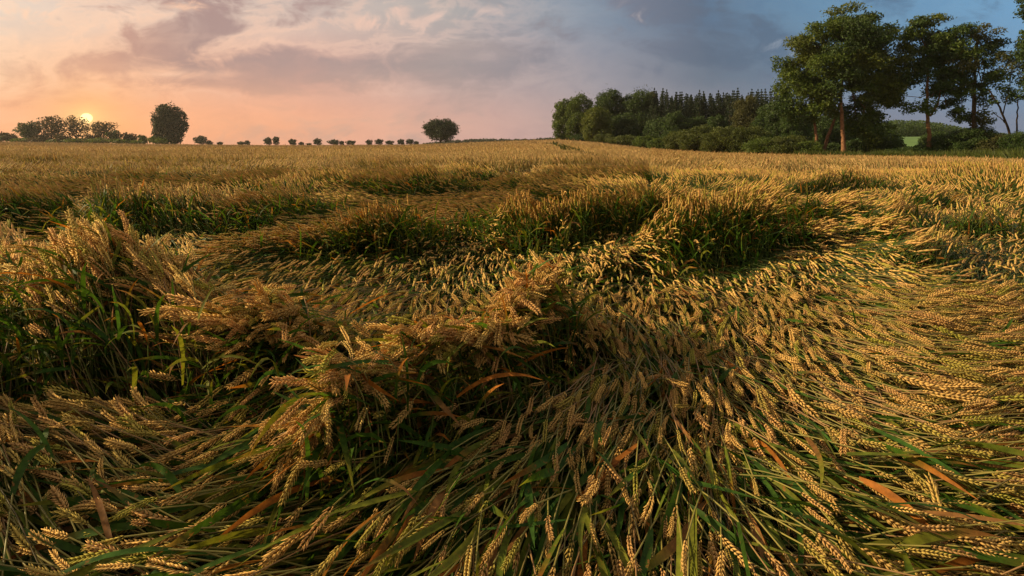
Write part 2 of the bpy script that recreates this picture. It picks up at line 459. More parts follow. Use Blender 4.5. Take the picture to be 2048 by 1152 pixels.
def ear_axis(E, hd, tilt, length, droop, K, bend=None):
    """points along an ear starting at E, heading hd, tilt from vertical, bending over by droop"""
    N = len(E)
    t = np.linspace(0, 1, K)
    tl = tilt[:, None] + droop[:, None] * t[None] ** 1.3
    hdk = hd[:, None] + (0 if bend is None else bend[:, None] * t[None])
    D = np.stack([np.cos(hdk) * np.sin(tl), np.sin(hdk) * np.sin(tl), np.cos(tl)], -1)
    st = D * (length[:, None, None] / (K - 1))
    P = np.concatenate([E[:, None], E[:, None] + np.cumsum(st[:, :-1], 1)], 1)
    return P, D


def ears_full(S, P, D, length, roll, col, mat=EAR):
    """spikelets in two ranks, each of two florets"""
    N, K, _ = P.shape
    nodes = 10
    ref = np.array([0, 0, 1.0])
    c0 = nrm(np.cross(D, ref) + 1e-6); c1 = np.cross(D, c0)
    A = c0 * np.cos(roll)[:, None, None] + c1 * np.sin(roll)[:, None, None]      # rank direction
    B = np.cross(D, A)
    ti = np.linspace(0, .93, nodes * 2)
    prof = np.minimum(1, .70 + 1.6 * ti) * np.where(ti > .72, 1 - (ti - .72) * 1.5, 1)
    idx = ti * (K - 1); i0 = np.minimum(idx.astype(int), K - 2); fr = idx - i0
    def at(Q): return Q[:, i0] * (1 - fr)[None, :, None] + Q[:, i0 + 1] * fr[None, :, None]
    p = at(P); d = nrm(at(D)); a = nrm(at(A)); b = nrm(at(B))
    sg = np.where(np.arange(nodes * 2) % 2 == 0, 1.0, -1.0)[None, :, None]
    L = length[:, None, None]
    out = []; cols = []
    for k in (-1.0, 1.0):
        jit = 1 + .18 * rng.standard_normal((N, nodes * 2, 1))
        ax = nrm(d + a * sg * .42 * jit + b * k * .34)
        base = p + a * sg * L * .012 + b * k * L * .010
        wv = nrm(np.cross(ax, a * sg + b * k * .6)); tv = np.cross(ax, wv)
        ll = L * .152 * prof[None, :, None] * jit; ww = L * (.025 + .008 * rng.random((N, 1, 1))) * prof[None, :, None]; tt = ww * .85
        m = base + ax * ll * .42
        tip = base + ax * ll * 1.06 + d * ll * .16
        out.append(np.stack([base, m + wv * ww, m + tv * tt, m - wv * ww, m - tv * tt, tip], 2))
        sh = 1 + .22 * (rng.random((N, nodes * 2, 1, 1)) - .5)
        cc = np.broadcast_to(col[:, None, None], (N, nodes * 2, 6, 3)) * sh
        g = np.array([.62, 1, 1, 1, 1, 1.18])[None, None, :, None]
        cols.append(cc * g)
    V = np.stack(out, 2); Cc = np.stack(cols, 2)
    M = N * nodes * 2 * 2
    f = np.array([(0, 1, 2), (0, 2, 3), (0, 3, 4), (0, 4, 1), (5, 2, 1), (5, 3, 2), (5, 4, 3), (5, 1, 4)])
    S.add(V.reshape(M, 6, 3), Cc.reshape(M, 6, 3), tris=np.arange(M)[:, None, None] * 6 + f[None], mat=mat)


def ears_mid(S, P, length, col, mat=EAR, sides=4, bumps=True, fat=1.0):
    N, K, _ = P.shape
    t = np.linspace(0, 1, K)
    pr = np.sin(np.clip(t * .88 + .10, 0, 1) * np.pi) ** .55
    if bumps: pr = pr * np.where(np.arange(K) % 2 == 0, .72, 1.15)
    pr[-1] = .05
    rad = length[:, None] * .058 * fat * pr[None]
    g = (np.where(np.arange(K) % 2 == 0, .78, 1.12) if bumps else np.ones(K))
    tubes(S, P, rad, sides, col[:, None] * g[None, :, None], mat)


def ear_cols(N, green=.34):
    base = np.array([.62, .395, .125])
    a = base * (1 + .30 * (rng.random((N, 1)) - .5))
    pink = rng.random((N, 1)) < .25
    a = np.where(pink, a * np.array([.92, .84, .95]), a)
    t = (rng.random((N, 1)) < green) * (.25 + .6 * rng.random((N, 1)))
    return mix3(a, np.array([.30, .31, .04]), t)


def leaf_cols(N, K, dry=.26, extra=None):
    """(N,K,3) from base to tip"""
    green = np.array([.044, .098, .010]) * (1 + .55 * (rng.random((N, 1)) - .35))
    blue = rng.random((N, 1)) < .2
    green = np.where(blue, green * np.array([.9, 1.0, 1.4]), green)
    yel = np.array([.20, .20, .022])
    oran = np.where(rng.random((N, 1)) < .55, np.array([[.36, .130, .020]]), np.array([[.27, .130, .040]])) * (1 + .5 * (rng.random((N, 1)) - .5))
    r = rng.random((N, 1))
    base = np.where(r < dry, oran, np.where(r < dry + .14, mix3(green, yel, .7), green))
    part = (r < dry) & (rng.random((N, 1)) < .6)
    tip = np.where(part, oran * .8, np.where(rng.random((N, 1)) < .5, np.where(rng.random((N, 1)) < .5, yel, oran), base))
    base = np.where(part, mix3(green, yel, .45), base)
    st = .35 + .5 * rng.random((N, 1))
    t = np.linspace(0, 1, K)[None]
    w = np.clip((t - st) / .25, 0, 1)[..., None]
    out = base[:, None] * (1 - w) + tip[:, None] * w
    return out * (1 + .35 * (rng.random((N, K, 1)) - .5))


def blade(base, hd, pitch, length, halfw, K, sag, floor=None, twist=None):
    """blade centre lines that rise at pitch and sag over; returns P, side, widths"""
    N = len(base)
    t = np.linspace(0, 1, K)
    pt = pitch[:, None] - sag[:, None] * t[None] ** 1.2
    turn = (rng.standard_normal((N, 1)) * .35) * t[None]
    h = hd[:, None] + turn
    D = np.stack([np.cos(h) * np.cos(pt), np.sin(h) * np.cos(pt), np.sin(pt)], -1)
    P = np.concatenate([base[:, None], base[:, None] + np.cumsum(D[:, :-1] * (length[:, None, None] / (K - 1)), 1)], 1)
    if floor is not None:
        P[..., 2] = np.maximum(P[..., 2], floor[:, None])
    s0 = np.stack([-np.sin(h), np.cos(h), np.zeros_like(h)], -1)
    upv = np.cross(s0, D)
    tw = rng.standard_normal((N, 1)) * .7 + (0 if twist is None else twist[:, None]) + rng.standard_normal((N, 1)) * .9 * t[None]
    side = s0 * np.cos(tw)[..., None] + upv * np.sin(tw)[..., None]
    pr = np.minimum(1, .55 + 2.2 * t) * np.clip((1 - t) * 2.6, .03, 1) ** .8
    return P, nrm(side), halfw[:, None] * pr[None]


def plants(X, Y, under=0.0):
    """the skeleton of every wheat plant whose ear starts at X,Y"""
    N = len(X)
    C = canopy(X, Y); g = ground_z(X, Y)
    hd = flow_dir(X, Y) + .18 * rng.standard_normal(N) * np.where(rng.random(N) < .05, 3.5, 1.0)
    s = np.clip((C - .30) / .42, 0, 1)
    z = C * (1 - np.abs(rng.standard_normal(N)) * (.07 + .05 * s + under)) + .015 * rng.standard_normal(N)
    z = np.maximum(z - .05 * s, .03)
    tilt = R(86) * (1 - s) + R(24) * s + R(11) * rng.standard_normal(N)
    tilt = tilt + R(15) * (1 - s) * np.clip(-np.sin(hd), 0, 1) * (Y < 3.5)
    droop = np.abs(rng.standard_normal(N)) * R(26) * (.35 + s) - R(4)
    E = np.stack([X, Y, g + z], -1)
    return dict(N=N, X=X, Y=Y, C=C, g=g, hd=hd, s=s, z=z, tilt=tilt, droop=droop, E=E)


def stalk_curve(p, K, short=1.0):
    """culm from the ground to the ear"""
    L = .80 * short
    r = np.sqrt(np.maximum(L * L - p['z'] ** 2, .0025)) * (.9 - .25 * p['s']) * p.get('reach', 1.0)
    b = np.stack([p['X'] - np.cos(p['hd']) * r, p['Y'] - np.sin(p['hd']) * r, p['g'] - .01], -1)
    # keep the culm from coming up out of lower ground in front of a ridge
    t = np.linspace(0, 1, K)[None, :, None]
    dirE = np.stack([np.cos(p['hd']) * np.sin(p['tilt']), np.sin(p['hd']) * np.sin(p['tilt']), np.cos(p['tilt'])], -1)
    m = p['E'] - dirE * (r * .55 + .06)[:, None]
    m[:, 2] = np.clip(m[:, 2] - .09 * (1 - p['s']), p['g'] + .02, p['g'] + p['z'])
    return b[:, None] * (1 - t) ** 2 + 2 * m[:, None] * t * (1 - t) + p['E'][:, None] * t ** 2


def scatter(y0, y1, dens, marg=.75, umax=None):
    """uniform random ground points in the view wedge between two depths"""
    k = 1.09
    A = k * (y1 ** 2 - y0 ** 2) + 2 * marg * (y1 - y0)
    n = int(A * dens)
    Y = np.sqrt(rng.random(n) * (y1 ** 2 - y0 ** 2) + y0 ** 2)
    X = (rng.random(n) * 2 - 1) * (k * Y + marg)
    return X, Y


def keep(p, m):
    return {k: (v[m] if isinstance(v, np.ndarray) else int(m.sum())) for k, v in p.items()}


# ------------------------------------------------------------------ materials
def tint_material(name, rough, trans, spots=0.0, vary=0.25, nscale=60.0, spec=.3):
    m = bpy.data.materials.new(name); m.use_nodes = True
    T = NT(m.node_tree); T.n.clear()
    at = T.n.new('ShaderNodeAttribute'); at.attribute_name = 'tint'
    tc = T.n.new('ShaderNodeTexCoord')
    n = T.noise(tc.outputs['Object'], nscale, 3.0, .6)
    c = T.mix(1.0, at.outputs['Color'], T.ramp(n, [(.3, (1 - vary,) * 3), (.7, (1 + vary * .4,) * 3)]), 'MULTIPLY')
    if spots:
        n2 = T.noise(tc.outputs['Object'], nscale * .8, 4.0, .7)
        c = T.mix(T.m('MULTIPLY', T.mr(n2, .60, .70), spots), c, (.30, .12, .03))
    b = T.n.new('ShaderNodeBsdfPrincipled'); T.l.new(c, b.inputs['Base Color'])
    b.inputs['Roughness'].default_value = rough
    b.inputs['Specular IOR Level'].default_value = spec
    o = T.n.new('ShaderNodeOutputMaterial')
    if trans:
        tr = T.n.new('ShaderNodeBsdfTranslucent')
        T.l.new(T.mix(1.0, c, (1.5, 1.35, .8), 'MULTIPLY'), tr.inputs[0])
        mx = T.n.new('ShaderNodeMixShader'); mx.inputs[0].default_value = trans
        T.l.new(b.outputs[0], mx.inputs[1]); T.l.new(tr.outputs[0], mx.inputs[2]); T.l.new(mx.outputs[0], o.inputs[0])
    else:
        T.l.new(b.outputs[0], o.inputs[0])
    return m


M_EAR = tint_material('ripe_ear', .75, .12, 0, .25, 90, .06)
M_LEAF = tint_material('wheat_leaf', .6, .36, .75, .45, 60, .12)
M_STEM = tint_material('wheat_stem', .5, 0, 0, .2, 40, .3)
WM = [M_EAR, M_LEAF, M_STEM]


def ground_material():
    m = bpy.data.materials.new('ground_soil'); m.use_nodes = True
    T = NT(m.node_tree); T.n.clear()
    geo = T.n.new('ShaderNodeNewGeometry')
    n = T.noise(geo.outputs['Position'], 9.0, 8.0, .65)
    soil = T.ramp(n, [(.3, (.012, .008, .005)), (.7, (.045, .028, .014))])
    n2 = T.noise(geo.outputs['Position'], .22, 7.0, .6)
    grass = T.ramp(n2, [(.3, (.055, .125, .016)), (.7, (.11, .205, .024))])
    sp = T.n.new('ShaderNodeSeparateXYZ'); T.l.new(geo.outputs['Position'], sp.inputs[0])
    at = T.n.new('ShaderNodeAttribute'); at.attribute_name = 'tint'
    s2 = T.n.new('ShaderNodeSeparateColor'); T.l.new(at.outputs['Color'], s2.inputs[0])
    c = T.mix(s2.outputs[0], soil, grass)
    b = T.n.new('ShaderNodeBsdfPrincipled'); T.l.new(c, b.inputs['Base Color']); b.inputs['Roughness'].default_value = .9
    o = T.n.new('ShaderNodeOutputMaterial'); T.l.new(b.outputs[0], o.inputs[0])
    return m


def canopy_material():
    m = bpy.data.materials.new('distant_wheat'); m.use_nodes = True
    T = NT(m.node_tree); T.n.clear()
    geo = T.n.new('ShaderNodeNewGeometry')
    n = T.noise(geo.outputs['Position'], 3.0, 8.0, .7)
    c = T.ramp(n, [(.3, (.17, .11, .04)), (.7, (.44, .29, .13))])
    b = T.n.new('ShaderNodeBsdfPrincipled'); T.l.new(c, b.inputs['Base Color']); b.inputs['Roughness'].default_value = .9
    o = T.n.new('ShaderNodeOutputMaterial'); T.l.new(b.outputs[0], o.inputs[0])
    return m


# ------------------------------------------------------------------ ground
def build_ground():
    def grid(us, ys):
        U, Yg = np.meshgrid(us, ys)
        return U, Yg
    us = np.linspace(-400, 2450, 120)
    ys = np.concatenate([np.linspace(.1, 9, 30), np.geomspace(9.5, 700, 90), np.geomspace(800, 6000, 12)])
    U, Yg = np.meshgrid(us, ys)
    X = (U - CX) / F * Yg
    # spread the far rows so the sheet also closes the sides
    Z = ground_z(X, Yg)
    Z = np.where(Yg > 700, Z - 0, Z)
    V = np.stack([X, Yg, Z], -1)
    D = field_depth(U)
    g = ss(Yg - D, 0.0, 4.0)
    n0, n1 = U.shape
    i = (np.arange(n0 - 1)[:, None] * n1 + np.arange(n1 - 1)[None])
    q = np.stack([i, i + 1, i + n1 + 1, i + n1], -1)
    S = Soup(); S.add(V, np.repeat(g[..., None], 3, -1), quads=q)
    # the same ground carries on behind and beside the camera, to the horizon
    xl, xr = V[:, 0], V[:, -1]
    ring = []
    for edge, sx in ((xl, -1), (xr, 1)):
        far = edge.copy(); far[:, 0] = sx * 6500.0; far[:, 1] = edge[:, 1] * 1.0
        W = np.stack([edge, far], 1)
        k = np.arange(n0 - 1)[:, None] * 2
        qq = np.concatenate([k, k + 1, k + 3, k + 2], 1)
        S.add(W, np.ones_like(W), quads=qq)
    W = np.array([[-6500, .1, 0], [6500, .1, 0], [6500, -6500, 0], [-6500, -6500, 0]], float)
    S.add(W, np.zeros_like(W), quads=np.array([[0, 1, 2, 3]]))
    me = S.mesh('ground', [ground_material()])
    tag(link('ground', me), kind='structure')

    # the closed top of the standing crop far off, where single ears can no longer be told apart
    ys = np.concatenate([np.linspace(0.0, 1, 150) ** 2])
    us = np.linspace(-380, 2440, 500)
    U, Tt = np.meshgrid(us, ys)
    D = field_depth(U)
    y0 = 21.0
    Yg = y0 + (np.maximum(D, y0 + 1) - y0) * Tt
    X = (U - CX) / F * Yg
    Z = ground_z(X, Yg) + STAND - .20 + .07 * (fbm(X * .9, Yg * .9, 31) - .5) - .3 * ss(Yg, 23.0, 21.0)
    V = np.stack([X, Yg, Z], -1)
    V2 = V[-1:].copy(); V2[..., 2] -= 1.5
    V = np.concatenate([V, V2], 0)
    n0, n1 = V.shape[:2]
    i = (np.arange(n0 - 1)[:, None] * n1 + np.arange(n1 - 1)[None])
    q = np.stack([i, i + 1, i + n1 + 1, i + n1], -1)
    S = Soup(); S.add(V, np.ones_like(V), quads=q)
    tag(link('wheat_field', S.mesh('wheat_field', [canopy_material()])), kind='structure')


build_ground()

# ------------------------------------------------------------------ wheat
TRAM = []


def tram_world():
    out = []
    for line in ([(1098, 284), (1120, 290), (1143, 298)], [(1108, 283), (1150, 294), (1202, 305)]):
        pts = []
        for u, v in line:
            Ys = np.linspace(14, field_depth(u), 2000); Xs = (u - CX) / F * Ys
            vv = VH + F * (CAMH - ground_z(Xs, Ys) - STAND) / Ys
            k = np.argmin(np.abs(vv - v)); pts.append((Xs[k], Ys[k]))
        out.append(np.array(pts))
    return out


def near_tram(X, Y):
    best = np.full(X.shape, 9e9)
    for L in TRAM:
        for (x0, y0), (x1, y1) in zip(L[:-1], L[1:]):
            dx, dy = x1 - x0, y1 - y0
            t = np.clip(((X - x0) * dx + (Y - y0) * dy) / (dx * dx + dy * dy), 0, 1)
            best = np.minimum(best, np.hypot(X - x0 - t * dx, Y - y0 - t * dy))
    return best


def in_field(X, Y):
    return Y < field_depth(pu_of(X, Y))


def add_near(S, p, green=.34, big=1.0):
    N = p['N']
    L = .094 * (1 + .20 * rng.standard_normal(N)); L = np.clip(L, .055, .13) * (.76 + .24 * ss(p['Y'], .9, 1.7))
    L = L * big
    Pe, De = ear_axis(p['E'], p['hd'], p['tilt'], L, p['droop'], 6, .25 * rng.standard_normal(N))
    ears_full(S, Pe, De, L, rng.random(N) * 3.14, np.minimum(ear_cols(N, green) * (1.0 if big == 1 else 1.15), .72))  # enlarged crest ears also get brighter colour, painting in the sunlit crest
    Pc = stalk_curve(p, 7)
    t = np.linspace(0, 1, 7)[None, :, None]
    sc = mix3(np.array([.07, .10, .02]), np.array([.24, .20, .05]), t) * (1 + .5 * (rng.random((N, 1, 1)) - .5))
    dryst = rng.random((N, 1, 1)) < .3
    sc = np.where(dryst, np.array([.26, .15, .06]) * (.7 + .5 * t), sc)
    tubes(S, Pc, np.full((N, 7), .0016), 4, sc, STEM)
    return Pc


def add_leaves(S, p, Pc, count, K, wmul=1.0, dry=.30, fold=.22, lmul=1.0):
    N, Kc, _ = Pc.shape
    for c in range(count):
        idx = rng.integers(2 if c else Kc - 3, Kc - 1, N)
        b = Pc[np.arange(N), idx]
        hd = p['hd'] + rng.standard_normal(N) * (.22 + .5 * p['s']) + np.where(rng.random(N) < .05, 1.6, 0)
        b = b.copy(); b[:, 2] = np.maximum(b[:, 2] - (1 - p['s']) * (.0 + .05 * rng.random(N)), p['g'] + .01)
        pitch = R(1) + p['s'] * R(58) + R(7 + 8 * 1) * rng.standard_normal(N) * (.5 + .5 * p['s'])
        ln = (.13 + .14 * rng.random(N)) * lmul
        hw = (.0036 + .0034 * rng.random(N)) * wmul
        sag = np.abs(rng.standard_normal(N)) * R(40) * (.25 + p['s']) + R(6)
        tall = (rng.random(N) < .03 + .05 * p['s'])
        pitch = np.where(tall, pitch + R(25), pitch)
        P, sd, w = blade(b, hd, pitch, ln, hw, K, sag, floor=p['g'] + .02)
        ribbons(S, P, sd, w, leaf_cols(N, K, dry), LEAF, fold)


HOLLOWS = [(945, 748, 215, 56, .85), (245, 710, 190, 85, .6), (1440, 490, 110, 45, .5), (1105, 690, 55, 60, .6)]


def crest_points(y0, y1, per_m):
    """extra ears piled along the crests"""
    out = []
    for poly, wf, wb in RIDGES:
        for (xa, ya, h0), (xb, yb, h1) in zip(poly[:-1], poly[1:]):
            L = math.hypot(xb - xa, yb - ya)
            n = int(per_m * L)
            t = rng.random(n); o = rng.uniform(-.35 * wf, .55 * wb, n)
            nx, ny = -(yb - ya) / L, (xb - xa) / L
            out.append(np.stack([xa + t * (xb - xa) + nx * o, ya + t * (yb - ya) + ny * o], -1))
    P = np.concatenate(out)
    P = P[(P[:, 1] > y0) & (P[:, 1] < y1) & (np.abs(P[:, 0]) < 1.1 * P[:, 1] + .3)]
    return P[:, 0], P[:, 1]


def split_open(p, frac):
    """takes most ears off the open sides; returns the rest and the bare ones"""
    m, hc = open_side(p['X'], p['Y'])
    fr = np.where((pu_of(p['X'], p['Y']) < 640) & (p['Y'] < 3.2), frac * .55, frac)
    bare = (m > 0) & (rng.random(p['N']) < fr)
    return keep(p, ~bare), keep(p, bare), hc[bare]


def side_leaves(S, p, hc, count, K, wmul):
    """green blades hanging out of the open side of a tuft"""
    N = p['N']
    if N == 0: return
    toc = np.arctan2(-p['Y'], -p['X'])
    for c in range(count):
        b = np.stack([p['X'] + .03 * rng.standard_normal(N), p['Y'] + .05 + .03 * rng.standard_normal(N), p['g'] + np.maximum(hc, .2) * rng.uniform(.15, .95, N)], -1)
        P, sd, w = blade(b, toc + .9 * rng.standard_normal(N), R(62) + R(18) * rng.standard_normal(N), .14 + .14 * rng.random(N), (.0040 + .0032 * rng.random(N)) * wmul, K,
                         R(40) + np.abs(rng.standard_normal(N)) * R(50), floor=p['g'] + .01)
        ribbons(S, P, sd, w, leaf_cols(N, K, .08), LEAF, .22 if K > 4 else 0)
    n = N
    b = np.stack([p['X'], p['Y'] + .06, p['g'] - .01], -1)
    top = b + np.stack([.05 * rng.standard_normal(n), .05 * rng.standard_normal(n), np.maximum(hc, .2) * rng.uniform(.6, 1.0, n)], -1)
    P = b[:, None] + (top - b)[:, None] * np.linspace(0, 1, 4)[None, :, None]
    tubes(S, P, np.full((n, 4), .0017), 3, np.array([.08, .11, .022]) * (1 + .8 * (rng.random((n, 1, 1)) - .5)), STEM)


def thin(p):
    # fewer ears where the steep open sides of the tufts show mostly culms and leaves
    u = CX + F * p['X'] / p['Y']; v = VH + F * (CAMH - p['z']) / p['Y']
    m = np.ones(p['N'], bool)
    for pu, pv, ru, rv, pr in HOLLOWS:
        q = ((u - pu) / ru) ** 2 + ((v - pv) / rv) ** 2
        m &= rng.random(p['N']) > pr * np.exp(-q ** 3)
    return keep(p, m)


def build_wheat():
    TRAM.extend(tram_world())
    S = Soup()
    # nearest, with every floret
    X, Y = scatter(.60, 2.7, 640)
    p = plants(X, Y)
    p = thin(p)
    p, bare, hc = split_open(p, .50)
    side_leaves(S, bare, hc * .85, 3, 7, .95)
    cx_, cy_ = crest_points(.5, 2.7, 290)
    e = plants(cx_, cy_)
    e['z'] = e['z'] + .015 + .035 * np.abs(rng.standard_normal(e['N'])); e['E'][:, 2] = e['g'] + e['z']
    wild = rng.random(e['N']) < .45
    e['hd'] = np.where(wild, e['hd'] + rng.standard_normal(e['N']) * .9, e['hd']); e['tilt'] = e['tilt'] + np.where(wild, R(38) * rng.random(e['N']), 0)
    e['reach'] = np.where(wild, .22, .7)
    Pc = add_near(S, e, .12, 1.12)
    add_leaves(S, e, Pc, 1, 7, 1.0, .25)
    near = p
    # individual stalks: the largest of those lying on top nearest the camera
    v = VH + F * (CAMH - p['z']) / p['Y']; u = pu_of(p['X'], p['Y'])
    ok = (u > 30) & (u < 2018) & (v < 1140) & (v > 560) & (p['z'] > .9 * p['C']) & (p['Y'] > .78)
    cand = np.where(ok)[0]
    score = p['Y'][cand] - .6 * (p['z'][cand] - .3)
    pick = cand[np.argsort(score)[:300]]
    mask = np.ones(p['N'], bool); mask[pick] = False
    hero = keep(p, ~mask)
    p = keep(p, mask)
    Pc = add_near(S, p)
    add_leaves(S, p, Pc, 3, 7, 1.05, .10, .22, .9)
    # lower storey: culms and leaves only, filling the depth
    X, Y = scatter(.6, 2.9, 420)
    q = plants(X, Y, .35)
    Pc = stalk_curve(q, 6)
    tubes(S, Pc, np.full((q['N'], 6), .0017), 3, np.array([.13, .10, .03]) * (1 + .6 * (rng.random((q['N'], 1, 1)) - .5)), STEM)
    add_leaves(S, q, Pc, 2, 6, 1.1, .20)
    X, Y = scatter(.6, 1.75, 170)
    q = plants(X, Y, .10)
    add_leaves(S, q, stalk_curve(q, 7), 3, 8, 1.15, .10, .25, .95)
    X, Y = scatter(2.9, 6.5, 230)
    q = plants(X, Y, .30)
    add_leaves(S, q, stalk_curve(q, 6), 3, 4, 1.3, .16, 0, .9)
    # middle
    for y0, y1, dens, K, nl, fat in ((2.7, 5.5, 500, 8, 3, 1.0), (5.5, 11.0, 420, 5, 2, 1.15)):
        X, Y = scatter(y0, y1, dens)
        ex, ey = crest_points(y0, y1, 170 if K > 6 else 130)
        p = plants(np.concatenate([X, ex]), np.concatenate([Y, ey]))
        p, bare, hc = split_open(p, .42 if K > 6 else .25)
        side_leaves(S, bare, hc * .72, 2, 4, 1.1 if K > 6 else 1.3)
        N = p['N']
        L = np.clip(.094 * (1 + .20 * rng.standard_normal(N)), .06, .13)
        Pe, De = ear_axis(p['E'], p['hd'], p['tilt'], L, p['droop'], K)
        ears_mid(S, Pe, L, ear_cols(N), sides=4 if K > 6 else 3, bumps=K > 6, fat=fat)
        Pc = stalk_curve(p, 4)
        tubes(S, Pc, np.full((N, 4), .0018), 3, np.array([.07, .10, .02]) * (1 + .6 * (rng.random((N, 1, 1)) - .5)), STEM)
        add_leaves(S, p, Pc, nl, 4, 1.15 if K > 6 else 1.4, .15, 0, .8)
    # far standing crop
    for y0, y1, dens, sc in ((11, 21, 190, 1.35), (21, 45, 34, 2.4)):
        X, Y = scatter(y0, y1, dens, 1.0)
        m = in_field(X, Y); X, Y = X[m], Y[m]
        p = plants(X, Y)
        N = p['N']
        L = .098 * sc * (1 + .2 * rng.standard_normal(N))
        tr = near_tram(X, Y) < .25
        p['E'][:, 2] -= np.where(tr, .12, .02 * sc)
        Pe, De = ear_axis(p['E'], p['hd'], p['tilt'] * .9, L, p['droop'], 4)
        col = mix3(ear_cols(N, .15), np.array([.54, .39, .20]), .45); col[tr] = (.06, .08, .02)
        ears_mid(S, Pe, L, col, sides=3, bumps=False, fat=1.0)
        b = p['E'].copy(); b[:, 2] -= .12 * sc
        P, sd, w = blade(b, p['hd'] + rng.standard_normal(N), R(60) + R(20) * rng.standard_normal(N), np.full(N, .22 * sc), np.full(N, .008 * sc), 4, np.abs(rng.standard_normal(N)) * .6)
        ribbons(S, P, sd, w, mix3(leaf_cols(N, 4, .25), np.array([.42, .32, .14]), .6), LEAF)
    for y0, y1, dens, sc in ((45, 110, 4.0, 4.5), (110, 345, .8, 9.0)):
        X, Y = scatter(y0, y1, dens, 2.0)
        m = in_field(X, Y); X, Y = X[m], Y[m]
        N = len(X)
        tr = near_tram(X, Y) < .45
        g = ground_z(X, Y) + STAND - .07 * sc - np.where(tr, .06, 0) + .05 * rng.standard_normal(N)
        L = .1 * sc * (1 + .2 * rng.standard_normal(N))
        hd = flow_dir(X, Y) + .5 * rng.standard_normal(N)
        Pe, De = ear_axis(np.stack([X, Y, g], -1), hd, R(40) + R(14) * rng.standard_normal(N), L, R(20) + 0 * L, 3)
        col = mix3(ear_cols(N, .12), np.array([.54, .39, .21]), .5) * .95; col[tr] = (.05, .07, .02)
        ears_mid(S, Pe, L, col, sides=3, bumps=False, fat=1.3)
    o = link('wheat_crop', S.mesh('wheat_crop', WM, smooth=True))
    tag(o, 'storm flattened ripe wheat crop lying in swirls and standing in tufts across the field', 'wheat', kind='stuff')
    return hero


HERO = build_wheat()


def build_stalks(p):
    """the 300 stalks that show largest, each a thing with stem, ear and leaves"""
    N = p['N']
    u = pu_of(p['X'], p['Y']); v = VH + F * (CAMH - p['z']) / p['Y']
    for i in range(N):
        m = np.zeros(N, bool); m[i] = True
        q = keep(p, m)
        o = bpy.data.objects.new('wheat_stalk', None); COL.objects.link(o)
        org = np.array([q['X'][0], q['Y'][0], q['g'][0]])
        if u[i] < 700:
            lab, gr = 'ripe wheat stalk lying flat in the nearest foreground left of the dark hollow', 'nearest wheat stalks sweeping left'
        elif u[i] < 1250:
            lab, gr = 'ripe wheat stalk hanging down in the nearest foreground below the dark hollow', 'nearest wheat stalks under the hollow'
        else:
            lab, gr = 'ripe wheat stalk lying flat in the nearest foreground right of the dark hollow', 'nearest wheat stalks sweeping right'
        o.location = org
        o.empty_display_size = .05
        tag(o, lab, 'wheat stalk', gr)
        S = Soup()
        L = np.clip(.080 * (1 + .22 * rng.standard_normal(1)), .06, .12)
        Pe, De = ear_axis(q['E'], q['hd'], q['tilt'], L, q['droop'], 6, .3 * rng.standard_normal(1))
        ears_full(S, Pe, De, L, rng.random(1) * 3.14, ear_cols(1))
        link('ear', S.mesh('ear', [M_EAR], origin=org), o)
        S = Soup()
        Pc = stalk_curve(q, 9)
        t = np.linspace(0, 1, 9)[None, :, None]
        tubes(S, Pc, np.full((1, 9), .0017), 5, mix3(np.array([.07, .10, .02]), np.array([.26, .22, .05]), t), 0)
        link('stem', S.mesh('stem', [M_STEM], origin=org), o)
        for c in range(2):
            S = Soup()
            n0 = len(S.v)
            big = 1.0
            add_leaves_single(S, q, Pc, c, big)
            link('leaf', S.mesh('leaf', [M_LEAF], origin=org), o)


def add_leaves_single(S, p, Pc, c, wmul):
    Kc = Pc.shape[1]
    b = Pc[:, Kc - 2 - 2 * c]
    hd = p['hd'] + rng.standard_normal(1) * .3
    P, sd, w = blade(b, hd, R(6) + p['s'] * R(50) + R(10) * rng.standard_normal(1), .17 + .13 * rng.random(1), (.005 + .004 * rng.random(1)) * wmul, 8,
                     np.abs(rng.standard_normal(1)) * R(30) + R(8), floor=p['g'] + .02)
    ribbons(S, P, sd, w, leaf_cols(1, 8, .3), 0, .25)


build_stalks(HERO)

# ------------------------------------------------------------------ trees
M_FOL = tint_material('foliage', .55, .30, 0, .25, .6, .3)
M_BARK = tint_material('bark', .85, 0, 0, .45, 4.0, .1)


def leaves_soup(S, P, size, col, outward=None, mat=0):
    """one small pointed leaf spray per point"""
    N = len(P)
    n = nrm(rng.standard_normal((N, 3)) + (0 if outward is None else outward * .8) + np.array([0, 0, .35]))
    a = nrm(np.cross(n, rng.standard_normal((N, 3)))); b = np.cross(n, a)
    l = size * (.7 + .6 * rng.random((N, 1))); w = l * (.38 + .2 * rng.random((N, 1)))
    V = np.stack([P - a * l * .6, P + b * w * .6 + n * l * .08, P + a * l * .7 - n * l * .12, P - b * w * .6 + n * l * .08], 1)
    q = np.arange(N)[:, None] * 4 + np.arange(4)[None]
    S.add(V, np.broadcast_to(col[:, None], V.shape), quads=q, mat=mat)


def limb(a, b, r0, r1, K=7, wob=.06):
    a = np.array(a, float); b = np.array(b, float)
    t = np.linspace(0, 1, K)[:, None]
    L = np.linalg.norm(b - a)
    P = a + (b - a) * t
    w = np.cumsum(rng.standard_normal((K, 3)) * L * wob / math.sqrt(K), 0); w -= w[0] + (w[-1] - w[0]) * t
    P = P + w
    return P, (r0 + (r1 - r0) * t[:, 0])


def limbs_mesh(parts, col, name='trunk'):
    S = Soup()
    for P, r in parts:
        c = np.array(col) * (1 + .3 * (rng.random((1, len(P), 1)) - .5))
        tubes(S, P[None], r[None], 7, c, 0)
    return S


